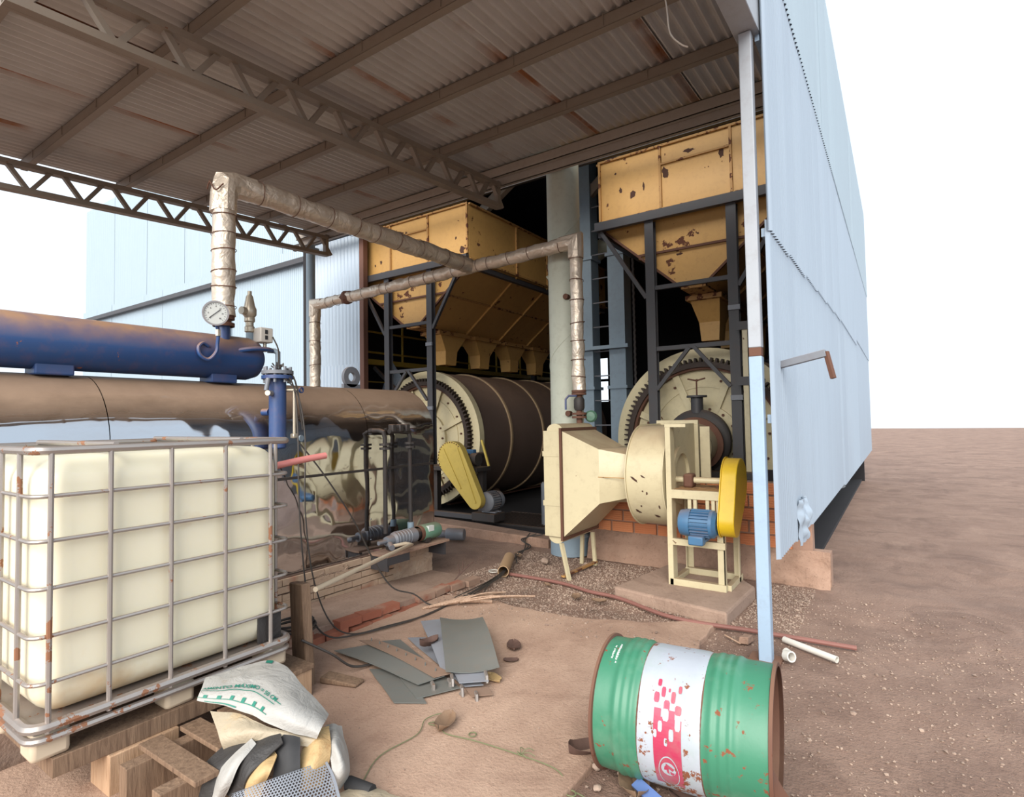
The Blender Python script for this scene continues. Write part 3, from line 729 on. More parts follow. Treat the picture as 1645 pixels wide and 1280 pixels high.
# ---- dark corrugated silo behind
def silo(u, v):
    a = u*2*PI; z = .04+v*5.6; r = 1.15+.018*math.sin(z*2*PI/.11); return (-2.2+r*math.cos(a), 14.9+r*math.sin(a), z)
t = thing('dark_silo', (-2.2, 14.9, .04), 'dark ribbed silo wall seen below the right hopper', 'silo')
MB().grid(silo, 40, 300).build('shell', 'silo_dark', t)
MB().lathe([(1.2, 0), (.15, .7)], (-2.2, 14.9, 5.64), (0, 0, 1), 40).build('roof_cone', 'silo_dark', t)
# switch post beside the right frame
t = thing('cream_post', (-1.42, 7.2, 0), 'slim cream post with short arms beside the right frame column', 'post')
MB().box(-1.50, -1.44, 7.18, 7.24, -.02, 2.75).build('upright', 'cream', t, False, .004)
for z in (2.68, 2.02): MB().box(-1.56, -1.30, 7.16, 7.18, z, z+.10).build('arm', 'charcoal_steel', t, False)

# ---- left belt guard, motor and drive bits
def capsule(c0, r0_, c1, r1_, n=18):
    dx, dz = c1[0]-c0[0], c1[1]-c0[1]; d = math.hypot(dx, dz); th = math.atan2(dz, dx); ph = math.acos((r0_-r1_)/d); pts = []
    for k in range(n+1):
        a = th+ph+(2*PI-2*ph)*k/n; pts.append((c0[0]+r0_*math.cos(a), c0[1]+r0_*math.sin(a)))
    for k in range(n+1):
        a = th-ph+2*ph*k/n; pts.append((c1[0]+r1_*math.cos(a), c1[1]+r1_*math.sin(a)))
    return pts
t = thing('belt_guard', (-5.5, 6.85, .3), 'faded yellow teardrop belt guard in front of the left drum', 'belt guard', 'belt guards')
poly = capsule((-5.72, 1.08), .26, (-5.27, .45), .13)
MB().prism(poly, 'Y', 6.80, 6.92).build('casing', 'yellow_old', t, True, .008)
for (a, b) in (((-5.86, 1.22), (-5.52, .62)), ((-5.58, 1.24), (-5.24, .42))):
    MB().bar((a[0], 6.793, a[1]), (b[0], 6.793, b[1]), .025, .014, (0, 1, 0)).build('rib', 'yellow_old', t, False)
rv = MB().tube((0, -.012, 0), (0, .0, 0), .009, 6).build('rivet', 'rust_iron'); rd = rv.data; bpy.data.objects.remove(rv)
for k in range(2, 18): inst('rivet', rd, t, (poly[k][0]*.94+(-5.72)*.06+5.5, -.05, poly[k][1]*.94+1.08*.06-.3))
def motor(name, c, ax, L, r, mat, label, feet=True, z0=None):
    c = V(c); a = V(ax).normalized(); t = thing(name, c-V(0, 0, r+.03), label, 'motor', 'electric motors')
    MB().lathe([(0, -L*.5), (r*.55, -L*.5), (r*.9, -L*.44), (r*.98, -L*.30), (r*.98, -L*.18)], c, a, 28).build('fan_cover', mat, t)
    MB().lathe([(r*.86, -L*.20), (r*.86, L*.30)], c, a, 28).build('body', mat, t)
    e1 = a.orthogonal().normalized(); e2 = a.cross(e1)
    for k in range(24):
        th = 2*PI*k/24; u = e1*math.cos(th)+e2*math.sin(th)
        MB().bar(c+u*r*.90-a*L*.17, c+u*r*.90+a*L*.28, .008, r*.22, u).build('cooling_fin', mat, t, False)
    MB().lathe([(r*.98, L*.28), (r*.98, L*.36), (r*.7, L*.44), (.0, L*.44)], c, a, 28).build('end_bell', mat, t)
    MB().tube(c+a*L*.44, c+a*L*.62, r*.16, 10).build('shaft', 'chrome', t)
    if feet:
        for s in (-1, 1):
            p = c+a*s*L*.14; sd = a.cross(V(0, 0, 1))
            MB().bar(p-sd*r*.85-V(0, 0, r+.012), p+sd*r*.85-V(0, 0, r+.012), L*.12, .02).build('foot', mat, t, False)
    return t
motor('drive_motor', (-5.18, 7.12, .42), (0, -1, 0), .40, .15, 'pump_grey', 'grey drive motor behind the faded yellow guard')
one('motor_pedestal', MB().box(-5.48, -5.05, 7.0, 7.3, .112, .235), 'dark_machine', 'dark steel pedestal under the grey drive motor', 'pedestal', (-5.2, 7.2, .112), bevel=.006)
t = thing('pinion_drive', (-5.75, 7.3, .9), 'dark gearbox shaft with blue bearings beside the left guard', 'gearbox')
MB().tube((-5.72, 6.93, 1.08), (-5.72, 7.62, 1.08), .05, 14).build('shaft', 'dark_machine', t)
for y in (7.0, 7.25): MB().box(-5.82, -5.62, y, y+.09, .93, 1.19).build('bearing_block', 'motor_blue', t, False, .015)
MB().box(-6.5, -5.35, 6.98, 7.36, .86, .925).build('bed_plate', 'dark_machine', t, False, .005)
for x in (-6.4, -5.45): MB().box(x-.05, x+.05, 7.2, 7.3, .14, .86).build('leg', 'dark_machine', t, False)
MB().bar((-5.35, 7.12, 1.35), (-5.22, 7.12, .95), .025, .03).build('lever', 'yellow_old', t, False)
MB().tube((-5.48, 7.05, 1.05), (-5.36, 7.05, 1.05), .10, 16).build('coupling', 'dark_machine', t)
t = thing('grey_canister', (-5.1, 6.2, 0), 'grey metal canister lying on the gravel by the curb', 'canister')
MB().lathe([(0, 0), (.07, 0), (.085, .02), (.085, .24), (.075, .26), (0, .26)], (-5.22, 6.1, .085), (.9, .35, 0), 24).build('body', 'pump_grey', t)
MB().lathe([(.0, -.16), (.05, -.16), (.06, -.12), (.05, 0)], (-5.22, 6.1, .085), (.9, .35, 0), 18).build('neck', 'pump_grey', t)
one('concrete_bollard', MB().lathe([(.11, 0), (.11, .62), (.09, .66), (0, .66)], (-4.45, 7.6, .036), (0, 0, 1), 24), 'pump_grey', 'short grey drum-like bollard in the dark beside the hood', 'bollard', (-4.45, 7.6, .036))
# ================================================================ FAN GROUP
struct(MB().prism([(-2.22, 4.95), (-1.17, 4.74), (-1.13, 5.62), (-1.45, 6.05), (-2.05, 6.12)], 'Z', -.03, .10).build('fan_slab', 'step_concrete', smooth=False, bevel=.02))
XL, XR, FY, FZ, FR = -2.20, -1.84, 5.75, 1.07, .50
t = thing('blower_fan', (-2.0, 5.75, .1), 'large cream centrifugal fan with chipped round housing', 'fan')
a0, a1 = math.radians(90), math.radians(360)
ring = [(FY+FR*math.cos(a), FZ+FR*math.sin(a)) for a in [PI/2+(PI*1.42)*k/44 for k in range(45)]]
ring = ring+[(6.28, FZ-.06), (6.28, FZ+FR)]
MB().prism(ring, 'X', XL, XR).build('scroll_housing', 'cream', t, True, .004)
for x in (XL-.004, XR+.004):
    inner = [(FY+(FR+.016)*math.cos(a), FZ+(FR+.016)*math.sin(a)) for a in [PI/2+(PI*1.42)*k/44 for k in range(45)]]
    MB().prism(inner+[(6.28, FZ-.07), (6.28, FZ+FR+.016)], 'X', x-.005, x+.005).build('side_rim', 'cream', t, True)
MB().lathe([(.29, -.02), (.29, .02), (.22, .02), (.22, -.02)], (XR+.02, FY, FZ), (1, 0, 0), 36, close=True).build('shaft_plate', 'cream', t)
# outlet flange and square-to-round transition
MB().box(XL-.05, XR+.05, 6.28, 6.32, FZ+FR, FZ+FR+.05).box(XL-.05, XR+.05, 6.28, 6.32, FZ-.14, FZ-.07).box(XL-.05, XL, 6.28, 6.32, FZ-.07, FZ+FR).box(XR, XR+.05, 6.28, 6.32, FZ-.07, FZ+FR).build('outlet_flange', 'cream', t, False, .003)
def sq2rd(c, sx, sz, r, y0, y1, rc, n=32):
    A_, B_ = [], []
    for k in range(n):
        th = 2*PI*k/n; cx_, cz_ = math.cos(th), math.sin(th); m = max(abs(cx_), abs(cz_))
        A_.append((c[0]+sx*cx_/m, y0, c[1]+sz*cz_/m)); B_.append((rc[0]+r*cx_, y1, rc[1]+r*cz_))
    return A_, B_
A_, B_ = sq2rd(((XL+XR)/2, FZ+.215), .185, .28, .26, 6.32, 6.75, (-2.03, 1.30))
MB().loft(A_, B_).build('transition', 'cream', t)
MB().lathe([(.26, 0), (.26, .35)], (-2.03, 6.75, 1.30), (-.08, 1, .06), 32).build('outlet_pipe', 'cream', t)
MB().lathe([(.25, 0), (.33, 0), (.33, .05), (.25, .05)], (-2.06, 7.08, 1.32), (-.08, 1, .06), 32, close=True).build('round_flange', 'rust_iron', t)
def on_scroll(x, z, d_=.0015):
    s_ = max(-1, min(1, (z-FZ)/FR)); c_ = math.sqrt(1-s_*s_); return (x, FY-(FR+d_)*c_, FZ+(FR+d_)*s_)
for k, (x, z, w, h, sl) in enumerate(((-2.11, 1.06, .075, .028, -.6), (-2.03, 1.09, .05, .016, -.5), (-2.0, .93, .02, .03, 0), (-2.08, .80, .02, .02, 0), (-1.95, .70, .05, .025, -.3), (-2.13, .74, .05, .03, -.4), (-1.90, .80, .02, .03, 0), (-2.04, .95, .015, .02, 0))):
    q_ = [(a+0, b+a*sl) for a, b in flake(w, h, k*1.7, 14)]
    MB().add([on_scroll(x+a, z+b) for a, b in q_], [tuple(range(14))]).build('paint_chip', 'flake_brown', t, False)
# tall channel at the housing side
MB().box(-1.815, -1.765, 5.28, 5.40, .10, 1.56).build('tall_channel', 'cream', t, False, .003)
MB().box(-1.815, -1.62, 5.28, 5.40, 1.56, 1.59).build('channel_cap', 'cream', t, False)
MB().box(-1.76, -1.66, 6.24, 6.27, .98, 1.55).build('side_stiffener', 'cream', t, False)
# stand
for (x, y) in ((-1.31, 5.30), (-1.27, 5.72), (-1.79, 5.80)):
    MB().angle((x, y, .10), (x, y, .97), .06, .008, (-1 if x > -1.5 else 1, 0, 0), (0, 1 if y < 5.5 else -1, 0)).build('stand_leg', 'cream', t, False)
MB().box(-1.80, -1.30, 5.28, 5.34, .10, .16).build('base_rail', 'cream', t, False, .003)
MB().box(-1.80, -1.27, 5.74, 5.80, .10, .16).build('base_rail', 'cream', t, False, .003)
MB().box(-1.81, -1.76, 5.34, 5.74, .10, .15).build('base_rail', 'cream', t, False, .003)
MB().box(-1.32, -1.27, 5.34, 5.74, .10, .15).build('base_rail', 'cream', t, False, .003)
MB().box(-1.77, -1.30, 5.28, 5.33, .90, .98).build('table_rail', 'cream', t, False, .003)
MB().box(-1.77, -1.27, 5.33, 5.80, .96, .98).build('table_plate', 'ochre_rib', t, False, .003)
MB().box(-1.77, -1.30, 5.28, 5.33, .47, .53).build('motor_rail', 'cream', t, False, .003)
for x in (-1.62, -1.57, -1.46, -1.41): MB().box(x, x+.03, 5.29, 5.32, .72, .90).build('tension_strap', 'cream', t, False)
for x in (-1.66, -1.42): MB().tube((x, 5.55, .98), (x, 5.55, 1.01), .01, 6).build('bearing_bolt', 'rust_iron', t)
MB().tube((XR, 5.55, 1.05), (-1.20, 5.55, 1.05), .03, 14).build('shaft', 'cream', t)
MB().box(-1.72, -1.63, 5.48, 5.62, .98, 1.11).build('bearing', 'rust_iron', t, True, .02)
MB().box(-1.36, -1.30, 5.50, 5.60, .98, 1.10).build('bearing', 'dark_machine', t, True, .02)
t = thing('belt_guard', (-1.2, 5.45, .6), 'bright yellow belt guard standing beside the blue motor', 'belt guard', 'belt guards')
gp = capsule((5.52, 1.05), .22, (5.30, .72), .13)
MB().prism(gp, 'X', -1.325, -1.195).build('casing', 'yellow', t, True, .006)
gp2 = capsule((5.52, 1.05), .232, (5.30, .72), .142)
MB().prism(gp2, 'X', -1.331, -1.323).build('rim', 'yellow', t, True)
motor('fan_motor', (-1.50, 5.22, .70), (1, 0, 0), .36, .125, 'motor_blue', 'blue finned electric motor hung on the cream fan stand')
one('motor_box', MB().box(-1.56, -1.43, 5.06, 5.15, .53, .61), 'motor_blue', 'small blue terminal box under the blue motor', 'terminal box', (-1.5, 5.1, .53), bevel=.012)

# drum inlet: black housing with a valve stub
t = thing('drum_inlet', (-2.1, 7.4, .97), 'black inlet housing with valve stub on the right drum centre', 'inlet housing')
MB().lathe([(.0, 0), (.36, 0), (.40, .03), (.40, .12), (.30, .3), (0, .3)], (-2.1, 7.30, 1.35), (0, 1, 0), 40).build('housing', 'dark_machine', t)
MB().tube((-2.1, 7.36, 1.70), (-2.1, 7.36, 1.90), .075, 18).build('stub', 'charcoal_steel', t)
MB().tube((-2.1, 7.36, 1.90), (-2.1, 7.36, 1.925), .125, 18).build('stub_flange', 'charcoal_steel', t)
MB().tube((-2.1, 7.36, 1.92), (-2.1, 7.36, 2.12), .010, 8).build('spindle', 'rust_iron', t)
MB().path([(-2.21, 7.36, 2.14), (-2.1, 7.36, 2.115), (-1.99, 7.36, 2.14)], .010, 8).build('handle', 'rust_iron', t)
for x in (-1.86, -2.4): MB().box(x-.05, x+.05, 7.33, 7.43, .97, 1.2).build('support_lug', 'dark_machine', t, False)
one('inlet_bench', MB().box(-2.7, -1.3, 7.0, 7.2, .92, 1.0).box(-2.7, -2.6, 7.0, 7.2, .036, .92).box(-1.4, -1.3, 7.0, 7.2, .036, .92).box(-2.6, -1.4, 7.02, 7.06, .1, .92), 'dark_machine', 'dark steel bench under the black drum inlet', 'bench', (-2, 7.1, -.02), bevel=.005)
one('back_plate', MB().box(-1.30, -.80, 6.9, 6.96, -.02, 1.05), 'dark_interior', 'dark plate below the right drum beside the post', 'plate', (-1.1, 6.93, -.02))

# ---- steam radiator and hood
t = thing('air_heater', (-3.0, 5.65, .0), 'cream steam heater box with tapered hood left of the fan', 'heater')
HX0, HX1, HY0, HY1, HZ0, HZ1 = -3.13, -2.91, 5.26, 6.06, .42, 1.53
MB().box(HX0, HX1, HY0, HY1, HZ0, HZ1).build('core_box', 'cream', t, False, .004)
MB().box(HX0-.008, HX0-.001, HY0+.05, HY1-.05, HZ0+.06, HZ1-.06).build('fin_core', 'dark_machine', t, False)
for k in range(24): MB().box(HX0-.016, HX0-.009, HY0+.06+k*.0286, HY0+.066+k*.0286, HZ0+.06, HZ1-.06).build('fin', 'pump_grey', t, False)
for z in (.74, 1.26): MB().box(HX0-.01, HX1-.004, HY0-.006, HY1+.006, z, z+.055).build('strap_rib', 'cream', t, False)
for zc, s in ((HZ1, 1), (HZ0, -1)):
    arc = [(HX0+.03+(HX1-HX0-.03)*.5*(1-math.cos(PI*k/14)), zc+s*.075*math.sin(PI*k/14)) for k in range(15)]
    MB().prism(arc, 'Y', HY0+.03, HY1-.03).build('header_cap', 'cream', t)
MB().box(HX1-.012, HX1+.012, HY0-.03, HY0+.0, HZ0-.03, HZ1+.03).box(HX1-.012, HX1+.012, HY1, HY1+.03, HZ0-.03, HZ1+.03).box(HX1-.012, HX1+.012, HY0, HY1, HZ1, HZ1+.03).box(HX1-.012, HX1+.012, HY0, HY1, HZ0-.03, HZ0).build('rusty_flange', 'rust_iron', t, False)
r1 = [(HX1, HY0, HZ0), (HX1, HY1, HZ0), (HX1, HY1, HZ1), (HX1, HY0, HZ1)]
r2 = [(-2.52, 5.33, .79), (-2.52, 5.98, .79), (-2.52, 5.98, 1.34), (-2.52, 5.33, 1.34)]
MB().loft(r1, r2).build('hood', 'cream', t, False)
A_ = []; B_ = []
for k in range(32):
    th = 2*PI*k/32; c_, s_ = math.cos(th), math.sin(th); m = max(abs(c_), abs(s_))
    A_.append((-2.52, 5.655+.325*c_/m, 1.065+.275*s_/m)); B_.append((-2.205, 5.70+.30*c_, 1.065+.29*s_))
MB().loft(A_, B_).build('inlet_duct', 'cream', t)
MB().box(-2.53, -2.2, 5.325, 5.33, 1.055, 1.062).build('duct_seam', 'ochre_rib', t, False)
for (x, y, xb) in ((HX1-.05, HY0+.05, -2.86), (HX1-.03, HY1-.05, -2.90), (HX0+.06, HY1-.05, HX0+.06)):
    MB().bar((x, y, HZ0-.07), (xb, y-.03, -.02), .04, .03).build('leg', 'cream', t, False)
MB().bar((-2.92, 5.25, .02), (-2.90, 6.0, .02), .04, .02).build('foot_bar', 'ochre_rib', t, False)

# ================================================================ BOILER
BX, BY0, BY1, BT, BR_ = -4.30, -.4, 4.81, 2.02, .50
def shell_prof(r=0.0):
    p = []
    for k in range(13):
        a = PI/2*k/12; p.append((BX-BR_+(BR_+r)*math.cos(a), BT-BR_+(BR_+r)*math.sin(a)))
    for k in range(13):
        a = PI/2+PI/2*k/12; p.append((-5.45+BR_+(BR_+r)*math.cos(a), BT-BR_+(BR_+r)*math.sin(a)))
    return p
t = thing('boiler', (-4.9, 2.2, .36), 'long boiler clad in polished steel sheets with dusty rounded top', 'boiler')
up_ = shell_prof()
cuts = [BY0, 1.62, 3.86, BY1]
for i in range(3):
    ya, yb = cuts[i]+.003, cuts[i+1]-.003
    P = [(BX, 1.19)]+up_+[(-5.45, 1.19)]
    MB().grid(lambda u, v: (lambda k: (P[k][0], ya+(yb-ya)*v, P[k][1]))(min(int(u*(len(P)-1)+.5), len(P)-1)), len(P)-1, 24).build('upper_cladding', 'polished_steel', t, ang=60)
    MB().box(BX-.02, BX, ya, yb, .37, 1.175).build('lower_cladding', 'polished_steel', t)
MB().box(BX-.004, BX+.008, BY0, BY1, 1.172, 1.195).build('seam_strip', 'dark_machine', t, False)
MB().prism([(BX, .37)]+up_+[(-5.45, .37)], 'Y', BY1, BY1+.012).build('end_plate', 'polished_steel', t)
MB().box(-5.45, -5.43, BY0, BY1, .37, 1.19).build('back_cladding', 'polished_steel', t)
MB().prism([(BX, .37)]+up_+[(-5.45, .37)], 'Y', BY0-.012, BY0).build('end_plate', 'polished_steel', t)
for y in cuts[1:3]:
    for z in (.5, .7, .9, 1.1, 1.3): MB().tube((BX-.001, y+.03, z), (BX+.004, y+.03, z), .007, 8).build('rivet', 'chrome', t)
lug = MB()
pts = [(4.12, 2.0)]+[(4.245+.10*math.cos(PI-PI*k/14), 2.16+.10*math.sin(PI-PI*k/14)) for k in range(15)]+[(4.37, 2.0)]
hole = [(4.245+.055*math.cos(2*PI*k/16), 2.15+.055*math.sin(2*PI*k/16)) for k in range(16)]
# ring-shaped lifting eye standing on the top
lug.lathe([(.05, -.02), (.115, -.02), (.115, .02), (.05, .02)], (-5.0, 4.245, 2.16), (1, 0, 0), 24, close=True).box(-5.02, -4.98, 4.13, 4.36, 2.01, 2.08)
lug.build('lifting_lug', 'pump_grey', t)
# base: brick plinth and stepped curb
bb = sroot('wall_boiler_base', (0, 0, 0))
MB().box(-5.35, -4.262, BY0, 4.72, -.02, .365).build('plinth_core', 'dark_mortar', bb)
bk = MB().box(0, .05, 0, .205, 0, .052).build('brick', 'brick_base', None, False, .004); bkd = bk.data; bpy.data.objects.remove(bk)
random.seed(5)
for r in range(6):
    y = 1.9-(.1 if r % 2 else 0)
    while y < 4.55:
        if random.random() > .10: inst('brick', bkd, bb, (-4.285+random.uniform(-.008, .006), y, .0+r*.061+random.uniform(-.003, .003)), (random.uniform(-.01, .01), 0, random.uniform(-.02, .02)))
        y += .213
MB().grid(lambda u, v: (-4.232+.014*noise.noise(V(u*20, v*9, 2)), 4.12+u*.58+.02*noise.noise(V(v*6, 1, 1)), -.01+v*.34+.02*noise.noise(V(u*7, 0, 3))), 24, 14, .03).build('plaster_patch', 'plaster', bb)
MB().grid(lambda u, v: (-4.234+.016*noise.noise(V(u*17, v*9, 6)), 3.2+u*.35+.05*noise.noise(V(v*6, 1, 5)), .22+v*.12+.03*noise.noise(V(u*7, 0, 8))), 24, 12, .025).build('plaster_patch', 'plaster', bb)
sb = sroot('step_boiler', (0, 0, 0))
MB().hexa([(-4.24, BY0, -.03), (-3.64, BY0, -.03), (-3.64, 4.70, -.03), (-4.24, 4.70, -.03), (-4.24, BY0, .25), (-3.64, BY0, .25), (-3.64, 4.70, .035), (-4.24, 4.70, .035)]).build('step_core', 'step_concrete', sb, False, .01)
bk = MB().box(0, .10, 0, .20, 0, .058).build('brick', 'brick_step', None, False, .006); bkd2 = bk.data; bpy.data.objects.remove(bk)
for r in range(2):
    y = 1.2-(.1 if r else 0)
    while y < 4.62:
        k = .5 if y < 3.2 else 1
        if random.random() > (.12 if r else .04): inst('brick', bkd2, sb, (-3.655+(.012 if r == 0 else -.012)+random.uniform(-.022, .012), y, -.155+(4.7-y)*.046+.07+r*.07+random.uniform(-.004, .003)), (random.uniform(-.05, .05), random.uniform(-.04, .04), random.uniform(-.07, .07)))
        y += .226
# dome tank
TX, TZ, TR = -4.68, 2.225, .185
t = thing('steam_dome', (TX, 2.3, 2.02), 'dusty dark blue steam drum lying on top of the boiler', 'tank')
MB().lathe([(0, 1.26), (TR*.5, 1.25), (TR*.86, 1.20), (TR, 1.12), (TR, -1.2), (TR*.8, -1.28), (0, -1.3)], (TX, 1.68, TZ), (0, 1, 0), 40).build('shell', 'tank_blue', t)
for y in (1.4, 2.56): MB().box(TX-.10, TX+.10, y-.11, y+.11, 2.0, 2.10).build('saddle', 'tank_blue', t, False, .01)
MB().path(crom([(TX+.16, 2.64, 2.27), (TX+.21, 2.74, 2.29), (TX+.20, 2.88, 2.30), (TX+.15, 2.96, 2.30)]), .02, 8).build('side_pipe', 'tank_blue', t)
MB().tube((-4.6, 2.56, 2.36), (-4.6, 2.56, 2.50), .05, 16).build('riser', 'tank_blue', t)
MB().lathe([(.085, 0), (.085, .03), (.06, .03), (.06, .06), (.085, .06), (.085, .09), (.05, .09)], (-4.6, 2.56, 2.47), (0, 0, 1), 20).build('riser_flange', 'rust_iron', t)
t = thing('safety_valve', (-4.68, 2.84, 2.39), 'grey safety valve standing on the blue steam drum', 'valve')
MB().tube((-4.68, 2.84, 2.38), (-4.68, 2.84, 2.47), .03, 14).build('pipe', 'leg_blue', t)
MB().lathe([(.03, 0), (.042, .01), (.042, .05), (.034, .06), (.034, .09), (.045, .10), (.045, .13), (.038, .14)], (-4.68, 2.84, 2.46), (0, 0, 1), 18).build('union', 'brass_grey', t)
MB().lathe([(.038, 0), (.058, .03), (.058, .08), (.045, .11), (.03, .19), (.018, .21), (.018, .24), (0, .24)], (-4.68, 2.84, 2.59), (0, 0, 1), 18).build('bonnet', 'brass_grey', t)
MB().tube((-4.68, 2.84, 2.645), (-4.66, 2.75, 2.645), .034, 14).build('outlet', 'brass_grey', t)
t = thing('pressure_gauge', (-4.40, 2.38, 2.25), 'round white pressure gauge in front of the wrapped riser', 'gauge')
gc = V(-4.38, 2.37, 2.53); ga = (V(0, 0, 1.65)-gc); ga = (ga.normalized()+V(.25, .1, .0)).normalized()
MB().lathe([(0, -.05), (.085, -.05), (.09, -.04), (.09, .0), (.098, .005), (.098, .014), (.086, .014)], gc, ga, 36).build('case', 'chrome', t)
face = MB().lathe([(0, .006), (.087, .006)], gc, ga, 36).build('dial', 'label_white', t)
e1 = (V(0, 0, 1)-ga*ga.z).normalized(); e2 = e1.cross(ga)*-1
for k in range(21):
    a = math.radians(-135+270*k/20); d_ = e1*math.cos(a)+e2*-math.sin(a)
    MB().bar(gc+ga*.008+d_*(.066 if k % 2 == 0 else .071), gc+ga*.008+d_*.078, .002, .001, ga).build('tick', 'print_black', face, False)
for k in range(7):
    a = math.radians(-135+270*k/6); d_ = e1*math.cos(a)-e2*math.sin(a)
    vs, fs = text_mesh(str(k*3), .016); ox = e2*-1
    MB().add([gc+ga*.0085+d_*.054+(-e2)*(-(q.x-.006))+e1*(q.y-.006) for q in vs], fs).build('numeral', 'print_black', face, False)
nd = (e1*.55+(-e2)*.62).normalized()
MB().bar(gc+ga*.010-nd*.06, gc+ga*.010+nd*.045, .005, .002, ga).build('needle', 'print_black', face, False)
MB().path(crom([gc-ga*.05, gc-ga*.07+V(0, 0, -.03), (-4.43, 2.42, 2.40), (-4.44, 2.42, 2.30), (-4.44, 2.41, 2.23), (-4.46, 2.36, 2.17), (-4.47, 2.30, 2.20), (-4.48, 2.29, 2.26), (-4.49, 2.33, 2.30), (-4.50, 2.38, 2.28)]), .014, 8).build('siphon_tube', 'tank_blue', t)
MB().tube((-4.43, 2.42, 2.36), (-4.43, 2.42, 2.41), .022, 6).build('tap', 'brass_grey', t)
t = thing('control_box', (-4.58, 2.93, 2.28), 'small pale grey pressure switch box beside the blue drum', 'switch box')
MB().box(-4.66, -4.54, 2.86, 2.98, 2.37, 2.50).build('case', 'electric_box', t, True, .008)
for z in (2.395, 2.445): MB().box(-4.539, -4.535, 2.90, 2.925, z, z+.035).build('dial_window', 'print_black', t, False)
MB().tube((-4.59, 2.93, 2.37), (-4.59, 2.93, 2.29), .015, 10).build('stem', 'brass_grey', t)
MB().path([(-4.55, 2.93, 2.30), (-4.53, 2.99, 2.30), (-4.50, 3.0, 2.28), (-4.50, 3.0, 2.12)], .022, 10).build('elbow_pipe', 'leg_blue', t)
# water column
t = thing('water_column', (-4.18, 2.79, 1.5), 'blue flanged vertical pipe with rust patches before the boiler', 'pipe')
MB().lathe([(.068, 0), (.068, .60)], (-4.19, 2.79, 1.46), (0, 0, 1), 28).build('tube', 'tank_blue', t)
MB().lathe([(0, -.02), (.06, -.01), (.068, 0)], (-4.19, 2.79, 1.46), (0, 0, 1), 28).build('bottom_cap', 'tank_blue', t)
for z, m_ in ((2.02, 'tank_blue'), (2.06, 'pump_grey')):
    MB().lathe([(.03, 0), (.125, 0), (.125, .028), (.03, .028)], (-4.19, 2.79, z), (0, 0, 1), 28, close=True).build('flange', m_, t)
for k in range(8):
    a = 2*PI*k/8; MB().tube((-4.19+.102*math.cos(a), 2.79+.102*math.sin(a), 1.99), (-4.19+.102*math.cos(a), 2.79+.102*math.sin(a), 2.12), .013, 6).build('bolt', 'pump_grey', t)
for k in range(9):
    a = k*.7; MB().tube((-4.19, 2.79, 2.09), (-4.19+.05*math.cos(a), 2.79+.05*math.sin(a), 2.13+.012*(k % 3)), .006, 5).build('probe_wire', 'cable_black', t)
MB().tube((-4.26, 2.76, 1.75), (-4.32, 2.74, 1.75), .03, 10).build('nozzle', 'tank_blue', t)
MB().tube((-4.26, 2.82, 1.5), (-4.32, 2.83, 1.5), .03, 10).build('nozzle', 'tank_blue', t)
MB().path([(-4.15, 2.68, 2.02), (-4.15, 2.66, 1.92)], .018, 10).build('drain_pipe', 'pump_grey', t)
MB().tube((-4.13, 2.66, 1.90), (-4.17, 2.72, 1.90), .022, 10).build('cock', 'brass_grey', t)
MB().tube((-4.15, 2.85, 1.93), (-4.08, 2.90, 1.93), .016, 10).build('gauge_cock', 'brass_grey', t)
MB().lathe([(.016, -.006), (.026, -.006), (.026, .006), (.016, .006)], (-4.07, 2.93, 1.93), (1, .2, 0), 16, close=True).build('cock_wheel', 'tank_blue', t)
MB().tube((-4.10, 2.885, 1.92), (-4.10, 2.885, 1.56), .014, 10).build('sight_glass', 'brass_grey', t)
MB().box(-4.125, -4.075, 2.86, 2.91, 1.53, 1.57).build('lower_cock', 'brass_grey', t, True, .008)
MB().lathe([(.0, -.006), (.026, -.006), (.026, .006), (.0, .006)], (-4.06, 2.92, 1.53), (1, .2, 0), 16).build('cock_wheel', 'leg_blue', t)

# ---- wrapped steam pipes
def wrapped(pts, r, seed, step=.06):
    q = [V(p) for p in pts]; out = []
    for i in range(len(q)-1):
        L = (q[i+1]-q[i]).length; n = max(2, int(L/step))
        for k in range(n): out.append(q[i].lerp(q[i+1], k/n))
    out.append(q[-1]); m = MB(); m.path(out, r, 20)
    for v in m.v: 
        d_ = noise.noise(v*7+V(seed, 0, 0))*.016+noise.noise(v*19+V(0, seed, 0))*.008
        c_ = min(out, key=lambda p: (p-v).length_squared); w = (v-c_)
        if w.length > 1e-6: v += w.normalized()*d_
    return m
def bands(root, a, b, r, n):
    a = V(a); b = V(b); ax = (b-a).normalized()
    for k in range(n):
        c = a.lerp(b, (k+.5)/n+random.uniform(-.02, .02)); tl = (ax+V(random.uniform(-.12, .12), random.uniform(-.12, .12), random.uniform(-.12, .12))).normalized()
        MB().lathe([(r+.007, -.004), (r+.0095, 0), (r+.007, .004), (r+.004, 0)], c, tl, 20, close=True).build('wire_band', 'rust_iron', root)
t = thing('wrapped_riser', (-4.6, 2.56, 2.5), 'thick foil wrapped pipe rising from the blue drum and running to the right', 'pipe', 'insulated steam pipes')
wrapped([(-4.6, 2.56, 2.56), (-4.6, 2.56, 3.58)], .092, 1).build('riser_sleeve', 'foil_wrap', t)
wrapped([(-4.6, 2.62, 3.70), (-4.59, 5.90, 3.70)], .098, 2).build('run_sleeve', 'foil_wrap', t)
el = MB().path([(-4.6, 2.56, 3.44), (-4.6, 2.56, 3.60), (-4.6, 2.585, 3.672), (-4.6, 2.66, 3.70), (-4.6, 2.82, 3.70)], [.104, .110, .112, .110, .105], 10)
for v in el.v: v += V(noise.noise(v*11), noise.noise(v*11+V(5, 0, 0)), noise.noise(v*11+V(0, 5, 0)))*.018
el.build('elbow_wrap', 'foil_wrap', t, False)
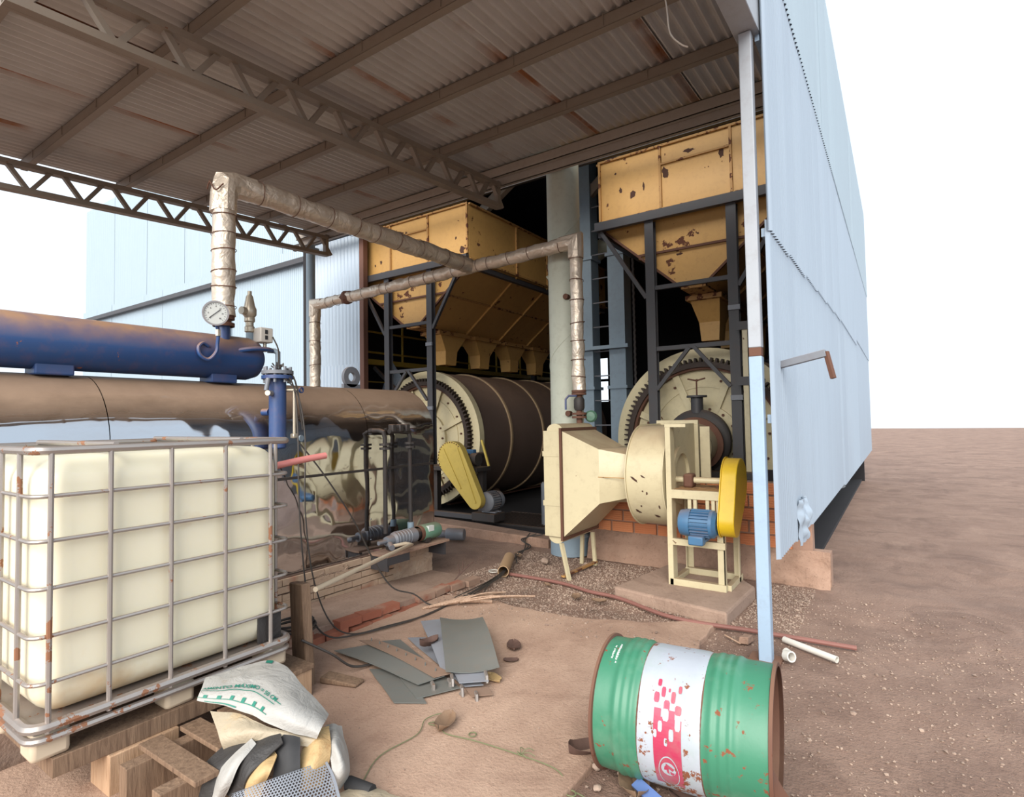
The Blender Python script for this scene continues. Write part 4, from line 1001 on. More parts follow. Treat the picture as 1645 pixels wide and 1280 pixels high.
bands(t, (-4.6, 2.56, 2.56), (-4.6, 2.56, 3.5), .092, 6); bands(t, (-4.6, 2.7, 3.7), (-4.59, 5.85, 3.7), .098, 9)
MB().path(crom([(-4.72, 2.5, 3.72), (-4.66, 2.45, 3.62), (-4.60, 2.44, 3.66), (-4.53, 2.45, 3.58), (-4.5, 2.5, 3.64)]), .006, 6).build('tie_wire', 'rust_iron', t)
t = thing('wrapped_header', (-3.03, 5.92, 1.9), 'slimmer foil wrapped pipe crossing from the far wall to the heater', 'pipe', 'insulated steam pipes')
wrapped([(-7.85, 5.92, 3.60), (-3.03, 5.92, 3.72)], .080, 3).build('run_sleeve', 'foil_wrap', t)
wrapped([(-7.85, 5.92, 3.62), (-7.85, 5.92, 1.0)], .088, 4).build('left_drop_sleeve', 'foil_wrap', t)
wrapped([(-3.03, 5.92, 3.74), (-3.03, 5.92, 1.98)], .074, 5).build('right_drop_sleeve', 'foil_wrap', t)
for c_ in ((-7.85, 5.92, 3.61), (-3.03, 5.92, 3.73)):
    s_ = 1 if c_[0] < -5 else -1
    e_ = MB().path([(c_[0], 5.92, c_[2]-.2), c_, (c_[0]+s_*.2, 5.92, c_[2])], [.092, .096, .088], 10)
    for v in e_.v: v += V(noise.noise(v*11), noise.noise(v*11+V(5, 0, 0)), noise.noise(v*11+V(0, 5, 0)))*.012
    e_.build('elbow_wrap', 'foil_wrap', t, False)
bands(t, (-7.7, 5.92, 3.6), (-3.15, 5.92, 3.72), .080, 15); bands(t, (-3.03, 5.92, 3.6), (-3.03, 5.92, 2.0), .078, 7); bands(t, (-7.85, 5.92, 3.5), (-7.85, 5.92, 1.4), .090, 6)
rg = MB().path([(-7.12, 5.92, 3.615), (-7.05, 5.92, 3.618), (-6.98, 5.92, 3.62)], [.09, .105, .09], 14)
for v in rg.v: v += V(noise.noise(v*22), noise.noise(v*22+V(5, 0, 0)), noise.noise(v*22+V(0, 5, 0)))*.03
rg.build('torn_wrap', 'rust_iron', t, False)
t = thing('heater_valve', (-3.03, 5.92, 1.6), 'rusty flanged ball valve with blue lever above the heater', 'valve')
MB().tube((-3.03, 5.92, 1.60), (-3.03, 5.92, 1.99), .035, 14).build('pipe', 'rust_iron', t)
for z in (1.66, 1.70, 1.93, 1.96): MB().tube((-3.03, 5.92, z), (-3.03, 5.92, z+.025), .085, 16).build('flange', 'rust_iron', t)
MB().lathe([(.05, 0), (.062, .03), (.062, .12), (.05, .15)], (-3.03, 5.92, 1.75), (0, 0, 1), 18).build('body', 'dark_machine', t)
MB().path([(-3.03, 5.86, 1.92), (-3.10, 5.80, 1.92), (-3.13, 5.78, 1.88), (-3.13, 5.78, 1.76)], .012, 8).build('lever', 'tank_blue', t)
t = thing('green_valve', (-2.93, 5.98, 1.62), 'small round green steam trap on top of the heater', 'valve')
MB().lathe([(0, -.05), (.05, -.045), (.07, -.02), (.07, .02), (.05, .045), (0, .05)], (-2.92, 6.0, 1.68), (.3, -1, 0), 20).build('body', 'valve_green', t)
MB().tube((-3.0, 5.98, 1.68), (-2.92, 5.98, 1.68), .02, 8).build('stub', 'rust_iron', t)

# ---- feed pump and its pipes on the boiler side
t = thing('feed_pump', (-4.1, 4.3, .38), 'grey feed pump with green motor on the boiler plinth end', 'pump')
PX0 = V(-4.10, 3.92, .50)
ax = V(0, 1, 0)
MB().lathe([(0, -.10), (.02, -.10), (.02, 0), (.045, 0), (.05, .03), (.05, .08), (.07, .10), (.07, .32), (.075, .34), (.075, .38), (.05, .39)], (-4.10, 3.90, .50), ax, 24).build('pump_body', 'pump_grey', t)
for k in range(5): MB().lathe([(.068, 0), (.076, .006), (.068, .012)], (-4.10, 4.02+k*.042, .50), ax, 24).build('stage_ring', 'pump_grey', t)
MB().lathe([(.055, 0), (.055, .07)], (-4.10, 4.28, .50), ax, 20).build('coupling', 'dark_machine', t)
MB().lathe([(.075, 0), (.08, .02), (.08, .05)], (-4.10, 4.33, .50), ax, 24).build('adapter_ring', 'rust_iron', t)
MB().lathe([(.075, 0), (.082, .01), (.082, .24), (.07, .27), (0, .28)], (-4.10, 4.37, .50), ax, 24).build('motor_body', 'pump_green', t)
MB().box(-4.06, -4.018, 4.42, 4.50, .515, .57).build('name_plate', 'label_white', t, False)
for y in (3.96, 4.40): MB().box(-4.17, -4.03, y, y+.06, .405, .45).build('foot', 'dark_machine', t, False)
MB().tube((-4.05, 3.90, .48), (-3.98, 3.86, .46), .028, 12).build('suction_elbow', 'pump_grey', t)
t = thing('pump_shelf', (-4.1, 4.3, .37), 'dark angle iron shelf carrying the feed pump', 'shelf')
MB().box(-4.235, -3.98, 3.80, 4.70, .375, .395).build('plate', 'concrete_plinth', t, False)
MB().box(-4.0, -3.985, 3.80, 4.10, .30, .375).build('front_lip', 'charcoal_steel', t, False)
for y in (3.82, 4.64): MB().box(-4.235, -4.0, y, y+.02, .24, .375).build('gusset', 'charcoal_steel', t, False)
t = thing('pump_risers', (-4.2, 4.1, .55), 'pair of dark vertical water pipes with unions against the polished cladding', 'pipe')
for y in (3.96, 4.31):
    MB().path([(-4.17, y, .56), (-4.17, y, 1.50), (-4.17, y-.02 if y < 4 else y-.03, 1.555), (-4.22, y-(.03 if y < 4 else .08), 1.57), (-4.31, y-(.03 if y < 4 else .08), 1.57)], .022, 12).build('riser', 'dark_machine', t)
    u_ = MB()
    for z in (1.38, 1.42): u_.lathe([(.0, 0), (.055, 0), (.055, .022), (0, .022)], (-4.17, y, z), (0, 0, 1), 8)
    u_.build('union', 'dark_machine', t)
MB().path([(-4.17, 4.31, 1.545), (-4.17, 4.14, 1.56), (-4.17, 4.02, 1.56)], .026, 12).build('bridge_pipe', 'dark_machine', t)
for y in (4.06, 4.16, 4.25): MB().box(-4.20, -4.13, y-.03, y+.03, 1.55, 1.63).build('check_valve', 'dark_machine', t, True, .012)
MB().tube((-4.17, 4.31, .55), (-4.17, 4.31, .62), .034, 12).build('blue_union', 'leg_blue', t)

# ================================================================ IBC TOTE
IX0, IX1, IY0, IY1, IZ0, IZ1 = -3.90, -2.91, .82, 2.02, .42, 1.56
t = thing('water_tote', (-3.4, 1.42, .3), 'cream plastic water tank in a worn steel grid cage', 'tank')
def rbox(x0, x1, y0, y1, z0, z1, r, n=6):
    bm = bmesh.new(); bmesh.ops.create_cube(bm, size=1)
    for v in bm.verts: v.co = V((x0+x1)/2+v.co.x*(x1-x0), (y0+y1)/2+v.co.y*(y1-y0), (z0+z1)/2+v.co.z*(z1-z0))
    bmesh.ops.bevel(bm, geom=bm.edges[:]+bm.verts[:], offset=r, segments=n, profile=.5, affect='EDGES')
    m = MB(); bm.verts.index_update(); m.add([v.co.copy() for v in bm.verts], [tuple(v.index for v in f.verts) for f in bm.faces]); bm.free(); return m
tk = rbox(IX0+.03, IX1-.03, IY0+.03, IY1-.03, IZ0+.01, IZ1-.035, .12).build('tank', 'tank_plastic', t)
rbox(IX1-.038, IX1-.022, 1.83, 1.975, IZ0+.02, .60, .007, 2).build('dark_panel', 'belt_dark', t)
def loop_bar(z, rr=.009):
    a, r_ = .06, []
    for (cx_, cy_, a0_) in ((IX1-a, IY1-a, 0), (IX0+a, IY1-a, 90), (IX0+a, IY0+a, 180), (IX1-a, IY0+a, 270)):
        for k in range(5):
            th = math.radians(a0_+90*k/4); r_.append((cx_+a*math.cos(th), cy_+a*math.sin(th), z))
    return MB().path(r_+[r_[0], r_[1]], rr, 8)
for z in (.60, .79, .985, 1.18, 1.365): loop_bar(z).build('cage_ring', 'cage_steel', t)
loop_bar(1.555, .018).build('top_rail', 'cage_steel', t)
for y in (.88, 1.10, 1.36, 1.63, 1.89):
    for x in (IX1+.003, IX0-.003): MB().tube((x, y, IZ0-.02), (x, y, 1.55), .011, 8).build('cage_upright', 'cage_steel', t)
for x in (-3.75, -3.55, -3.3, -3.06):
    for y in (IY1+.003, IY0-.003): MB().tube((x, y, IZ0-.02), (x, y, 1.55), .011, 8).build('cage_upright', 'cage_steel', t)
for y in (1.12, 1.72): MB().tube((IX0, y, 1.572), (IX1, y, 1.572), .012, 8).build('top_bar', 'cage_steel', t)
loop_bar(.425, .022).build('base_rail', 'cage_steel', t); loop_bar(.375, .016).build('base_rail', 'cage_steel', t)
MB().box(IX0+.02, IX1-.02, IY0+.02, IY1-.02, .395, .425).build('base_tray', 'cage_steel', t, False)
for x in (IX0+.08, -3.4, IX1-.09):
    for y in (IY0+.08, 1.42, IY1-.08):
        MB().box(x-.07, x+.07, y-.07, y+.07, .28, .40).build('foot', 'pvc_beige', t, True, .02)
MB().lathe([(0, 0), (.11, 0), (.11, .04), (0, .04)], (-3.4, 1.42, 1.52), (0, 0, 1), 24).build('lid', 'belt_dark', t)
# blocks and pallet under the tote
for (x, y, w, l, h, lb) in ((-3.0, 2.03, .14, .30, .19, 'wooden block under the right corner of the water tank'), (-3.0, 1.25, .2, .3, .20, 'wooden block under the near side of the water tank'), (-3.75, 1.45, .2, .9, .20, 'wooden beam under the far side of the water tank')):
    one('wood_block', MB().box(x-w/2, x+w/2, y-l/2, y+l/2, -.01, h), 'wood_pale', lb, 'block', (x, y, -.01), 'blocks under the tank', bevel=.006)
one('pallet_board', MB().box(-3.9, -2.92, 1.98, 2.19, .19, .215), 'wood_grey', 'grey board lying across the blocks behind the tank corner', 'board', (-3.4, 2.1, .20), 'boards under the tank', bevel=.003)
one('pallet_board', MB().box(-3.9, -2.92, .9, 1.95, .20, .28), 'wood_grey', 'thick dark board under the middle of the tank', 'board', (-3.4, 1.4, .20), 'boards under the tank', bevel=.003)
one('wood_post', MB().hexa([(-3.22, 2.25, -.01), (-3.05, 2.23, -.01), (-3.04, 2.29, -.01), (-3.21, 2.31, -.01), (-3.26, 2.25, .63), (-3.10, 2.23, .645), (-3.09, 2.29, .645), (-3.25, 2.31, .63)]), 'wood_grey', 'weathered wooden stake standing behind the tank corner', 'stake', (-3.18, 2.29, -.01), bevel=.008)
one('flat_wood', MB().hexa([(-3.02, 2.30, .03), (-2.78, 2.38, .03), (-2.80, 2.47, .03), (-3.05, 2.40, .03), (-3.02, 2.30, .07), (-2.78, 2.38, .05), (-2.80, 2.47, .05), (-3.05, 2.40, .07)]), 'wood_grey', 'flat weathered wood chip on the ground beside the block', 'wood piece', (-2.9, 2.4, .03), bevel=.008)
one('red_pipe', MB().path(crom([(-3.12, 2.06, 1.395), (-3.1, 2.22, 1.42), (-3.08, 2.40, 1.44)]), .021, 14), 'pipe_pink', 'short faded red plastic pipe sticking out behind the tank', 'pipe', (-3.12, 2.06, 1.395))
one('beige_pipe', MB().path([(-3.07, 2.31, .60), (-3.95, 4.08, .455), (-3.965, 4.02, .475), (-4.0, 3.88, .47)], .017, 12), 'pvc_beige', 'long beige plastic pipe sloping from the stake to the pump', 'pipe', (-3.07, 2.31, .6))
# ================================================================ CABLES, SCRAP, DEBRIS
def cable(name, pts, r, mat, label, cat='cable', group=None):
    return one(name, MB().path(crom(pts, 7), r, 6), mat, label, cat, pts[0], group)
cable('black_cable', [(-4.12, 2.72, 2.10), (-4.06, 2.84, 1.98), (-4.02, 2.86, 1.6), (-3.92, 2.80, 1.0), (-3.78, 2.75, .45), (-3.66, 2.72, .20), (-3.5, 2.76, .075), (-3.40, 3.0, .05), (-3.30, 3.4, .045), (-3.33, 3.9, .03), (-3.42, 4.5, .025), (-3.52, 5.03, .03)], .0065, 'cable_black', 'black cable running from the blue column down to the conduit on the ground', 'cable', 'loose black cables')
cable('black_cable', [(-4.10, 2.74, 2.06), (-4.03, 2.86, 1.9), (-3.98, 2.90, 1.55), (-3.90, 2.84, 1.0), (-3.76, 2.80, .5), (-3.62, 2.84, .16), (-3.46, 2.92, .055), (-3.36, 3.2, .05), (-3.29, 3.6, .04), (-3.36, 4.2, .03), (-3.47, 4.97, .03)], .006, 'cable_black', 'second black cable hanging just right of the first', 'cable', 'loose black cables')
cable('black_cable', [(-4.06, 2.88, 1.52), (-3.98, 3.1, 1.2), (-3.92, 3.35, .8), (-3.85, 3.5, .45), (-3.72, 3.6, .2), (-3.57, 3.72, .13), (-3.42, 3.78, .045), (-3.34, 4.0, .03), (-3.36, 4.3, .03)], .007, 'cable_black', 'black cable swinging diagonally across the polished cladding', 'cable', 'loose black cables')
cable('black_cable', [(-4.53, 2.97, 2.42), (-4.42, 2.95, 2.3), (-4.26, 2.85, 2.13), (-4.14, 2.80, 2.13), (-4.08, 2.88, 2.0), (-4.05, 2.93, 1.6)], .007, 'cable_black', 'thin cable from the switch box over the blue flange', 'cable', 'loose black cables')
cable('black_cable', [(-3.06, 2.2, .32), (-2.98, 2.36, .2), (-2.96, 2.52, .07), (-2.92, 2.72, .045), (-2.94, 2.84, .04)], .008, 'cable_black', 'short cable drooping from the stake to the ground', 'cable', 'loose black cables')
coil = []
for k in range(70):
    a = k*.36; rr = .11+.012*math.sin(k*.9); coil.append((-3.70+rr*1.2*math.cos(a), 2.60+rr*math.sin(a)*1.3, .148+.0012*k*.6))
one('cable_coil', MB().path(coil, .008, 6), 'cable_black', 'black cable coiled on the brick step', 'cable', (-3.7, 2.6, .148))
for k, (dx, dy) in enumerate(((0, 0), (.025, .01), (-.025, .02), (.05, -.01))):
    cable('conduit_wire', [(-3.36+dx*2, 4.25-dy*8, .03), (-3.40+dx, 4.55, .028+.006*k), (-3.46+dx*.7, 4.85, .04), (-3.50+dx*.4, 5.02, .055), (-3.62+dx*.4, 5.3, .05)], .005, 'cable_black', ['grey wire at the left of the bunch entering the cardboard tube', 'wire in the middle of the bunch entering the cardboard tube', 'wire lying under the bunch by the cardboard tube', 'wire at the right of the bunch entering the cardboard tube'][k], 'cable', 'wires in the conduit')
one('conduit_tube', MB().lathe([(.052, 0), (.06, 0), (.06, .62), (.052, .62)], (-3.47, 4.96, .062), V(-.42, .78, 0), 24, close=True), 'cardboard', 'tan cardboard tube on the gravel with wires inside', 'tube', (-3.47, 4.96, .0))
for k in range(3):
    cable('ground_cable', [(-3.72+.05*k, 5.35+.05*k, .03), (-3.80-.03*k, 5.8, .03+.004*k), (-3.95+.04*k, 6.15, .05), (-4.08-.03*k, 6.35, .08), (-4.1+.1*k, 6.5, .14)], .008, 'cable_black', ['nearest cable trailing from the tube toward the pit curb', 'middle cable trailing toward the pit curb', 'farthest cable trailing toward the pit curb'][k], 'cable', 'cables by the curb')
one('ground_hose', MB().path(crom([(-3.46, 5.05, .02), (-2.84, 5.04, .02), (-2.45, 4.92, .024), (-2.12, 4.86, .03), (-1.55, 4.62, .03), (-.95, 4.68, .022), (-.3, 4.72, .02)]), .017, 8), 'hose_brown', 'dusty brown hose lying across the gravel before the fan', 'hose', (-3.46, 5.05, .02))
t = thing('green_string', (-2.1, 2.3, .03), 'thin green string trailing over the concrete', 'string')
MB().path(crom([(-2.02, 1.75, .036), (-2.12, 1.96, .036), (-2.10, 2.20, .036), (-2.16, 2.33, .04), (-2.12, 2.42, .045), (-2.06, 2.40, .04), (-2.12, 2.31, .04), (-2.04, 2.32, .04), (-1.98, 2.29, .036), (-1.81, 2.32, .036), (-1.58, 2.34, .036), (-1.36, 2.34, .036), (-1.26, 2.29, .01), (-1.17, 2.27, .008), (-1.05, 2.2, .006)]), .0026, 5).build('cord', 'rope_green', t)
MB().path(crom([(-1.86+.02*math.cos(k), 2.36+.02*math.sin(k), .036) for k in range(8)]), .0028, 5).build('loop', 'rope_green', t)
MB().path(crom([(-1.24+.025*math.cos(k*1.1), 2.26+.02*math.sin(k*1.1), .012) for k in range(9)]), .003, 5).build('loop', 'rope_green', t)
for k in range(5): MB().path(crom([(-1.56, 2.35, .036), (-1.55+.03*math.cos(k*1.3), 2.36+.03*math.sin(k*1.3), .05), (-1.53+.04*math.cos(k*1.3), 2.37+.04*math.sin(k*1.3), .038)]), .002, 4).build('frayed_end', 'rope_green', t)

# ---- scrap plates
def plate(ctrl, mat, label, th=.005, curl=0, rough_amp=.004):
    return one('scrap_plate', MB().grid(rough_patch(ctrl, rough_amp, 4, len(label)), 18, 18, th), mat, label, 'metal plate', ctrl[0][0], 'scrap plates on the concrete')
def bil(a, b, c, d, lift=0, n=3, bow=0):
    a, b, c, d = map(V, (a, b, c, d)); g_ = []
    for j in range(n):
        v = j/(n-1); r_ = []
        for i in range(n):
            u = i/(n-1); r_.append(a.lerp(b, u).lerp(d.lerp(c, u), v)+V(0, 0, lift*4*v*(1-v)+bow*4*u*(1-u)))
        g_.append(r_)
    return g_
plate(bil((-2.90, 2.60, .034), (-2.70, 2.72, .034), (-2.28, 2.47, .034), (-2.44, 2.37, .034)), 'plate_grey', 'grey flat plate at the bottom of the scrap pile, pointing at the string')
plate(bil((-3.22, 2.92, .042), (-3.08, 3.06, .042), (-2.22, 2.70, .045), (-2.36, 2.47, .04)), 'plate_grey', 'long grey plate under the rust edged plate')
p = plate(bil((-3.30, 2.64, .055), (-3.16, 2.84, .06), (-2.36, 2.72, .075), (-2.44, 2.57, .06), .012), 'plate_grey', 'grey plate with a rusty bolted strip on the left of the pile')
L = p.location
m = MB().grid(lambda u, v: patch(bil((-3.26, 2.83, .072), (-3.15, 2.90, .078), (-2.33, 2.75, .088), (-2.39, 2.66, .082), .012))(u, v), 6, 14, .006); m.build('rust_strip', 'plate_rust', p)
for k in range(8):
    f_ = (k+.5)/8; c_ = V(-3.22, 2.87, .075).lerp(V(-2.38, 2.71, .085), f_)+V(0, 0, .048*f_*(1-f_))
    MB().tube(c_, c_+V(.003, 0, .024), .004, 6).build('bolt', 'plate_grey', p)
for dx in (0, .06): MB().path([(-2.38+dx, 2.63+dx*1.4, .07), (-2.34+dx, 2.60+dx*1.4, .07), (-2.34+dx, 2.60+dx*1.4, .045), (-2.36+dx, 2.61+dx*1.4, .04)], .012, 6).build('hook_lug', 'cage_steel', p)
plate(bil((-3.06, 3.12, .036), (-2.96, 3.20, .036), (-2.12, 2.80, .05), (-2.20, 2.72, .05)), 'plate_light', 'narrow pale strip poking out below the curved plates', .006)
plate(bil((-3.10, 3.30, .10), (-2.92, 3.42, .12), (-2.28, 2.86, .10), (-2.40, 2.74, .085), .02), 'plate_light', 'pale blue-grey plate leaning behind the curved top plate')
p = plate(bil((-2.92, 3.32, .155), (-2.66, 3.52, .15), (-2.08, 2.92, .125), (-2.34, 2.71, .11), .03, 5, -.02), 'plate_grey', 'dished grey plate on top of the scrap pile')
for c_ in ((-2.30, 2.72, .10), (-2.14, 2.85, .11)): MB().path([V(c_), V(c_)+V(.04, -.04, -.005), V(c_)+V(.045, -.045, -.03), V(c_)+V(.025, -.03, -.035)], .011, 6).build('hook_lug', 'cage_steel', p)
p = plate(bil((-2.36, 2.80, .085), (-2.20, 2.92, .09), (-2.08, 2.80, .082), (-2.22, 2.69, .078)), 'plate_light', 'short pale plate end with hooks in front of the dished plate')
for c_ in ((-2.20, 2.69, .07), (-2.10, 2.70, .055)): MB().path([V(c_), V(c_)+V(.03, -.03, 0), V(c_)+V(.035, -.035, -.03), V(c_)+V(.01, -.02, -.035)], .011, 6).build('hook_lug', 'cage_steel', p)
plate(bil((-2.19, 2.71, .046), (-2.08, 2.80, .046), (-2.01, 2.75, .042), (-2.10, 2.66, .042)), 'plate_rust', 'small rusty plate scrap at the right tip of the pile')
# ---- dry leaves and stones
def leaf(x, y, s, rz_, mat, label, z=.03, h=.5):
    def fn(u, v):
        a = (u-.5)*2; b = (v-.5)*2; w = math.sqrt(max(0, 1-b*b))*.55+.05
        p_ = V(a*w*s, b*s, h*s*(abs(a)*.5+.25*b*b)+.08*s*noise.noise(V(a*3, b*3, rz_)))
        return Matrix.Rotation(rz_, 3, 'Z') @ p_+V(x, y, z)
    return one('dry_leaf', MB().grid(fn, 8, 10, .002), mat, label, 'leaf', (x, y, z), 'dry leaves')
leaf(-2.31, 3.42, .085, .6, 'dark_leaf', 'brown crumpled leaf right of the dished plate', .03)
leaf(-2.20, 3.22, .05, 2.2, 'dark_leaf', 'small dark leaf just below the right edge of the dished plate', .03)
leaf(-2.14, 2.93, .07, 1.2, 'felt_ochre', 'yellow dry leaf tucked under the scrap pile tip', .03)
leaf(-2.72, 2.98, .07, 2.8, 'dark_leaf', 'rust brown curled leaf in the middle of the scrap pile', .10, 1.2)
leaf(-2.03, 2.34, .085, .3, 'dry_leaf', 'big dry leaf caught in the green string', .034, .8)
leaf(-2.48, 4.70, .07, .4, 'dry_leaf', 'pale leaf on the gravel left of the fan slab', .02)
leaf(-2.24, 4.68, .065, 1.9, 'dry_leaf', 'pale leaf on the gravel touching the hose', .03)
leaf(-2.9, 4.9, .05, 1.1, 'dry_leaf', 'small pale leaf beside the conduit tube', .02)
leaf(-1.02, 2.44, .11, .5, 'dry_leaf', 'grey brown leaf on the dirt under the barrel middle', .01, .7)
leaf(-1.30, 2.56, .10, 2.4, 'dark_leaf', 'dark leaf wedged under the left end of the barrel', .01, 1.0)
leaf(-.80, 2.50, .09, 1.5, 'dark_leaf', 'dark red leaf under the pink stripe of the barrel', .01, .5)
leaf(-3.8, 5.75, .08, .9, 'dry_leaf', 'pale leaf near the foot of the round duct', .02)
leaf(-.98, 4.53, .06, .2, 'dark_leaf', 'orange brown leaf behind the small concrete chunk', .01)
def stone(x, y, s, z=0, seed=0, mat='gravel_stone'):
    bm = bmesh.new(); bmesh.ops.create_icosphere(bm, subdivisions=2, radius=s)
    for v in bm.verts:
        v.co *= 1+.35*noise.noise(v.co/s*1.3+V(seed, seed, 0)); v.co.z *= .7; v.co += V(x, y, z+s*.5)
    bm.verts.index_update(); m = MB().add([v.co.copy() for v in bm.verts], [tuple(q.index for q in f.verts) for f in bm.faces]); bm.free(); return m
for k, (x, y, s, lb) in enumerate(((-1.23, 2.50, .022, 'small pale stone below the left end of the barrel'), (-1.16, 2.36, .018, 'small stone beside the string loop'), (-1.08, 2.30, .016, 'tiny stone at the bottom edge by the string end'),
        (-.93, 2.36, .03, 'orange stone beside the blue plastic piece'), (-1.12, 2.52, .014, 'tiny stone near the leaf under the barrel'), (-3.4, 5.7, .05, 'rounded lump of concrete at the duct foot'), (-2.95, 5.85, .03, 'stone beside the rear heater leg'))):
    one('stone', stone(x, y, s, 0, k), 'gravel_stone', lb, 'stone', (x, y, 0), 'loose stones')
one('concrete_chunk', MB().hexa([(-1.02, 4.42, .0), (-.95, 4.43, .0), (-.93, 4.53, .0), (-1.0, 4.53, .0), (-1.01, 4.42, .05), (-.95, 4.43, .055), (-.94, 4.52, .05), (-1.0, 4.53, .045)]), 'concrete_plinth', 'small grey concrete chunk on the dirt near the post', 'chunk', (-.98, 4.47, 0), bevel=.006)
one('stick', MB().tube((-1.13, 4.50, .015), (-1.0, 4.40, .012), .006, 6), 'twig_wood', 'short stick lying by the concrete chunk', 'stick', (-1.1, 4.45, .01))
one('pvc_offcut', MB().lathe([(.017, 0), (.022, 0), (.022, .4), (.017, .4)], (-.745, 4.62, .022), (.8, -.45, 0), 16, close=True), 'pvc_white', 'white plastic pipe offcut on the dirt right of the post', 'pipe', (-.745, 4.62, .0))
one('pvc_fitting', MB().lathe([(.026, 0), (.036, 0), (.036, .05), (.026, .05)], (-.68, 4.28, .037), (.7, -.6, .2), 18, close=True).lathe([(.02, 0), (.026, 0), (.026, .05), (.02, .05)], (-.66, 4.32, .03), (-.6, .6, .1), 16, close=True), 'pvc_white', 'white plastic pipe fitting at the post foot', 'fitting', (-.67, 4.3, .0))
one('white_ring', MB().lathe([(.045, 0), (.058, 0), (.058, .01), (.045, .01)], (-3.68, 5.08, .008), (0, 0, 1), 24, close=True), 'pvc_white', 'thin white plastic ring lying on the gravel', 'ring', (-3.68, 5.08, .008))
one('blue_strip', MB().grid(rough_patch(bil((-1.02, 2.42, .03), (-1.0, 2.46, .05), (-.80, 2.36, .03), (-.84, 2.31, .02)), .004, 8), 8, 8, .012), 'plastic_blue', 'blue plastic strip under the barrel at the bottom edge', 'plastic strip', (-.9, 2.4, .02))
# twigs and split laths beside the step
random.seed(21)
LB = ['long pale lath', 'longest pale lath', 'split grey lath', 'thin bark strip', 'short broken lath', 'bent palm rib', 'narrow bark splinter', 'forked splinter']
for k in range(8):
    x0 = -3.44+.06*k*.6; y0 = 3.72+.03*k+random.uniform(-.05, .05); L_ = random.uniform(.5, .85)
    a = math.radians(52+random.uniform(-14, 14)); x1 = x0+L_*math.cos(a)*.75; y1 = y0+L_*math.sin(a)
    m_ = MB().path(crom([(x0, y0, .035+.006*k), ((x0+x1)/2+random.uniform(-.03, .03), (y0+y1)/2, .055+.006*k), (x1, y1, .035+.004*k)]), [.011]*1 if 0 else .009+.006*(k < 3), 5)
    one('wood_lath', m_, 'twig_wood', LB[k]+' in the bundle beside the brick step', 'wood piece', (x0, y0, .03), 'laths by the step')
t = thing('dry_sprig', (-3.5, 4.25, .13), 'dark dry sprig standing at the step corner', 'sprig')
for k in range(4): MB().path(crom([(-3.52, 4.22, .14), (-3.50+.02*k, 4.27+.02*k, .2+.02*k), (-3.50+.05*(k-1.5), 4.34+.02*k, .26+.03*(k % 2))]), .005, 5).build('stem', 'dark_leaf', t)
# gravel, too small to tell apart
def pebble_mesh(n, region, smin, smax, seed, zfun):
    random.seed(seed); base = [V(0, 0, 1), V(.94, 0, .1), V(.29, .89, -.1), V(-.76, .55, .15), V(-.76, -.55, -.1), V(.29, -.89, .1), V(0, 0, -.8)]
    fcs = [(0, 1, 2), (0, 2, 3), (0, 3, 4), (0, 4, 5), (0, 5, 1), (6, 2, 1), (6, 3, 2), (6, 4, 3), (6, 5, 4), (6, 1, 5)]
    m = MB(); vs = []; fs = []
    for k in range(n):
        x, y = region()
        s = random.uniform(smin, smax)*(1 if random.random() < .93 else 1.8); rm = Matrix.Rotation(random.uniform(0, 6.28), 3, 'Z') @ Matrix.Rotation(random.uniform(0, 1.5), 3, 'X'); o_ = V(x, y, zfun(x, y)+s*.3); b = len(vs)
        for q in base: vs.append(o_+rm @ V(q.x*s, q.y*s*.8, q.z*s*.6))
        fs += [(i+b, j+b, l+b) for (i, j, l) in fcs]
    m.v = vs; m.f = fs; return m
def reg_gravel():
    while 1:
        x = random.uniform(-3.9, -.7); y = random.uniform(3.85, 6.2)
        if x < -3.55 and y < 4.75: continue
        if y < 4.2+.5*max(0, (x+2.2))+.25*noise.noise(V(x*2, y*2, 0)) and random.random() > .12: continue
        if -2.2 < x < -1.13 and 4.9 < y: continue
        return x, y
def gzz(x, y): return (.028 if (-3.55 < x < -1.25 and y < 4.25) else -.012+gz(x, y))
o = pebble_mesh(9000, reg_gravel, .005, .012, 1, gzz).build('gravel', 'gravel_stone', None, False); tag(o, 'loose reddish gravel around the fan slab and tube', 'gravel'); o['kind'] = 'stuff'
def reg_dirt():
    return random.uniform(-1.22, .6), random.uniform(1.6, 6.0)
o = pebble_mesh(2600, reg_dirt, .003, .011, 2, lambda x, y: -.012+gz(x, y)).build('dirt_grit', 'gravel_stone', None, False); tag(o, 'scattered grit on the bare dirt around the barrel', 'grit'); o['kind'] = 'stuff'
def reg_pad():
    return random.uniform(-3.4, -1.3), random.choice((random.uniform(1.8, 4.2), random.uniform(2.4, 3.2)))
o = pebble_mesh(500, reg_pad, .002, .005, 4, lambda x, y: .028).build('pad_grit', 'gravel_stone', None, False); tag(o, 'fine grit sprinkled over the dusty concrete', 'grit'); o['kind'] = 'stuff'

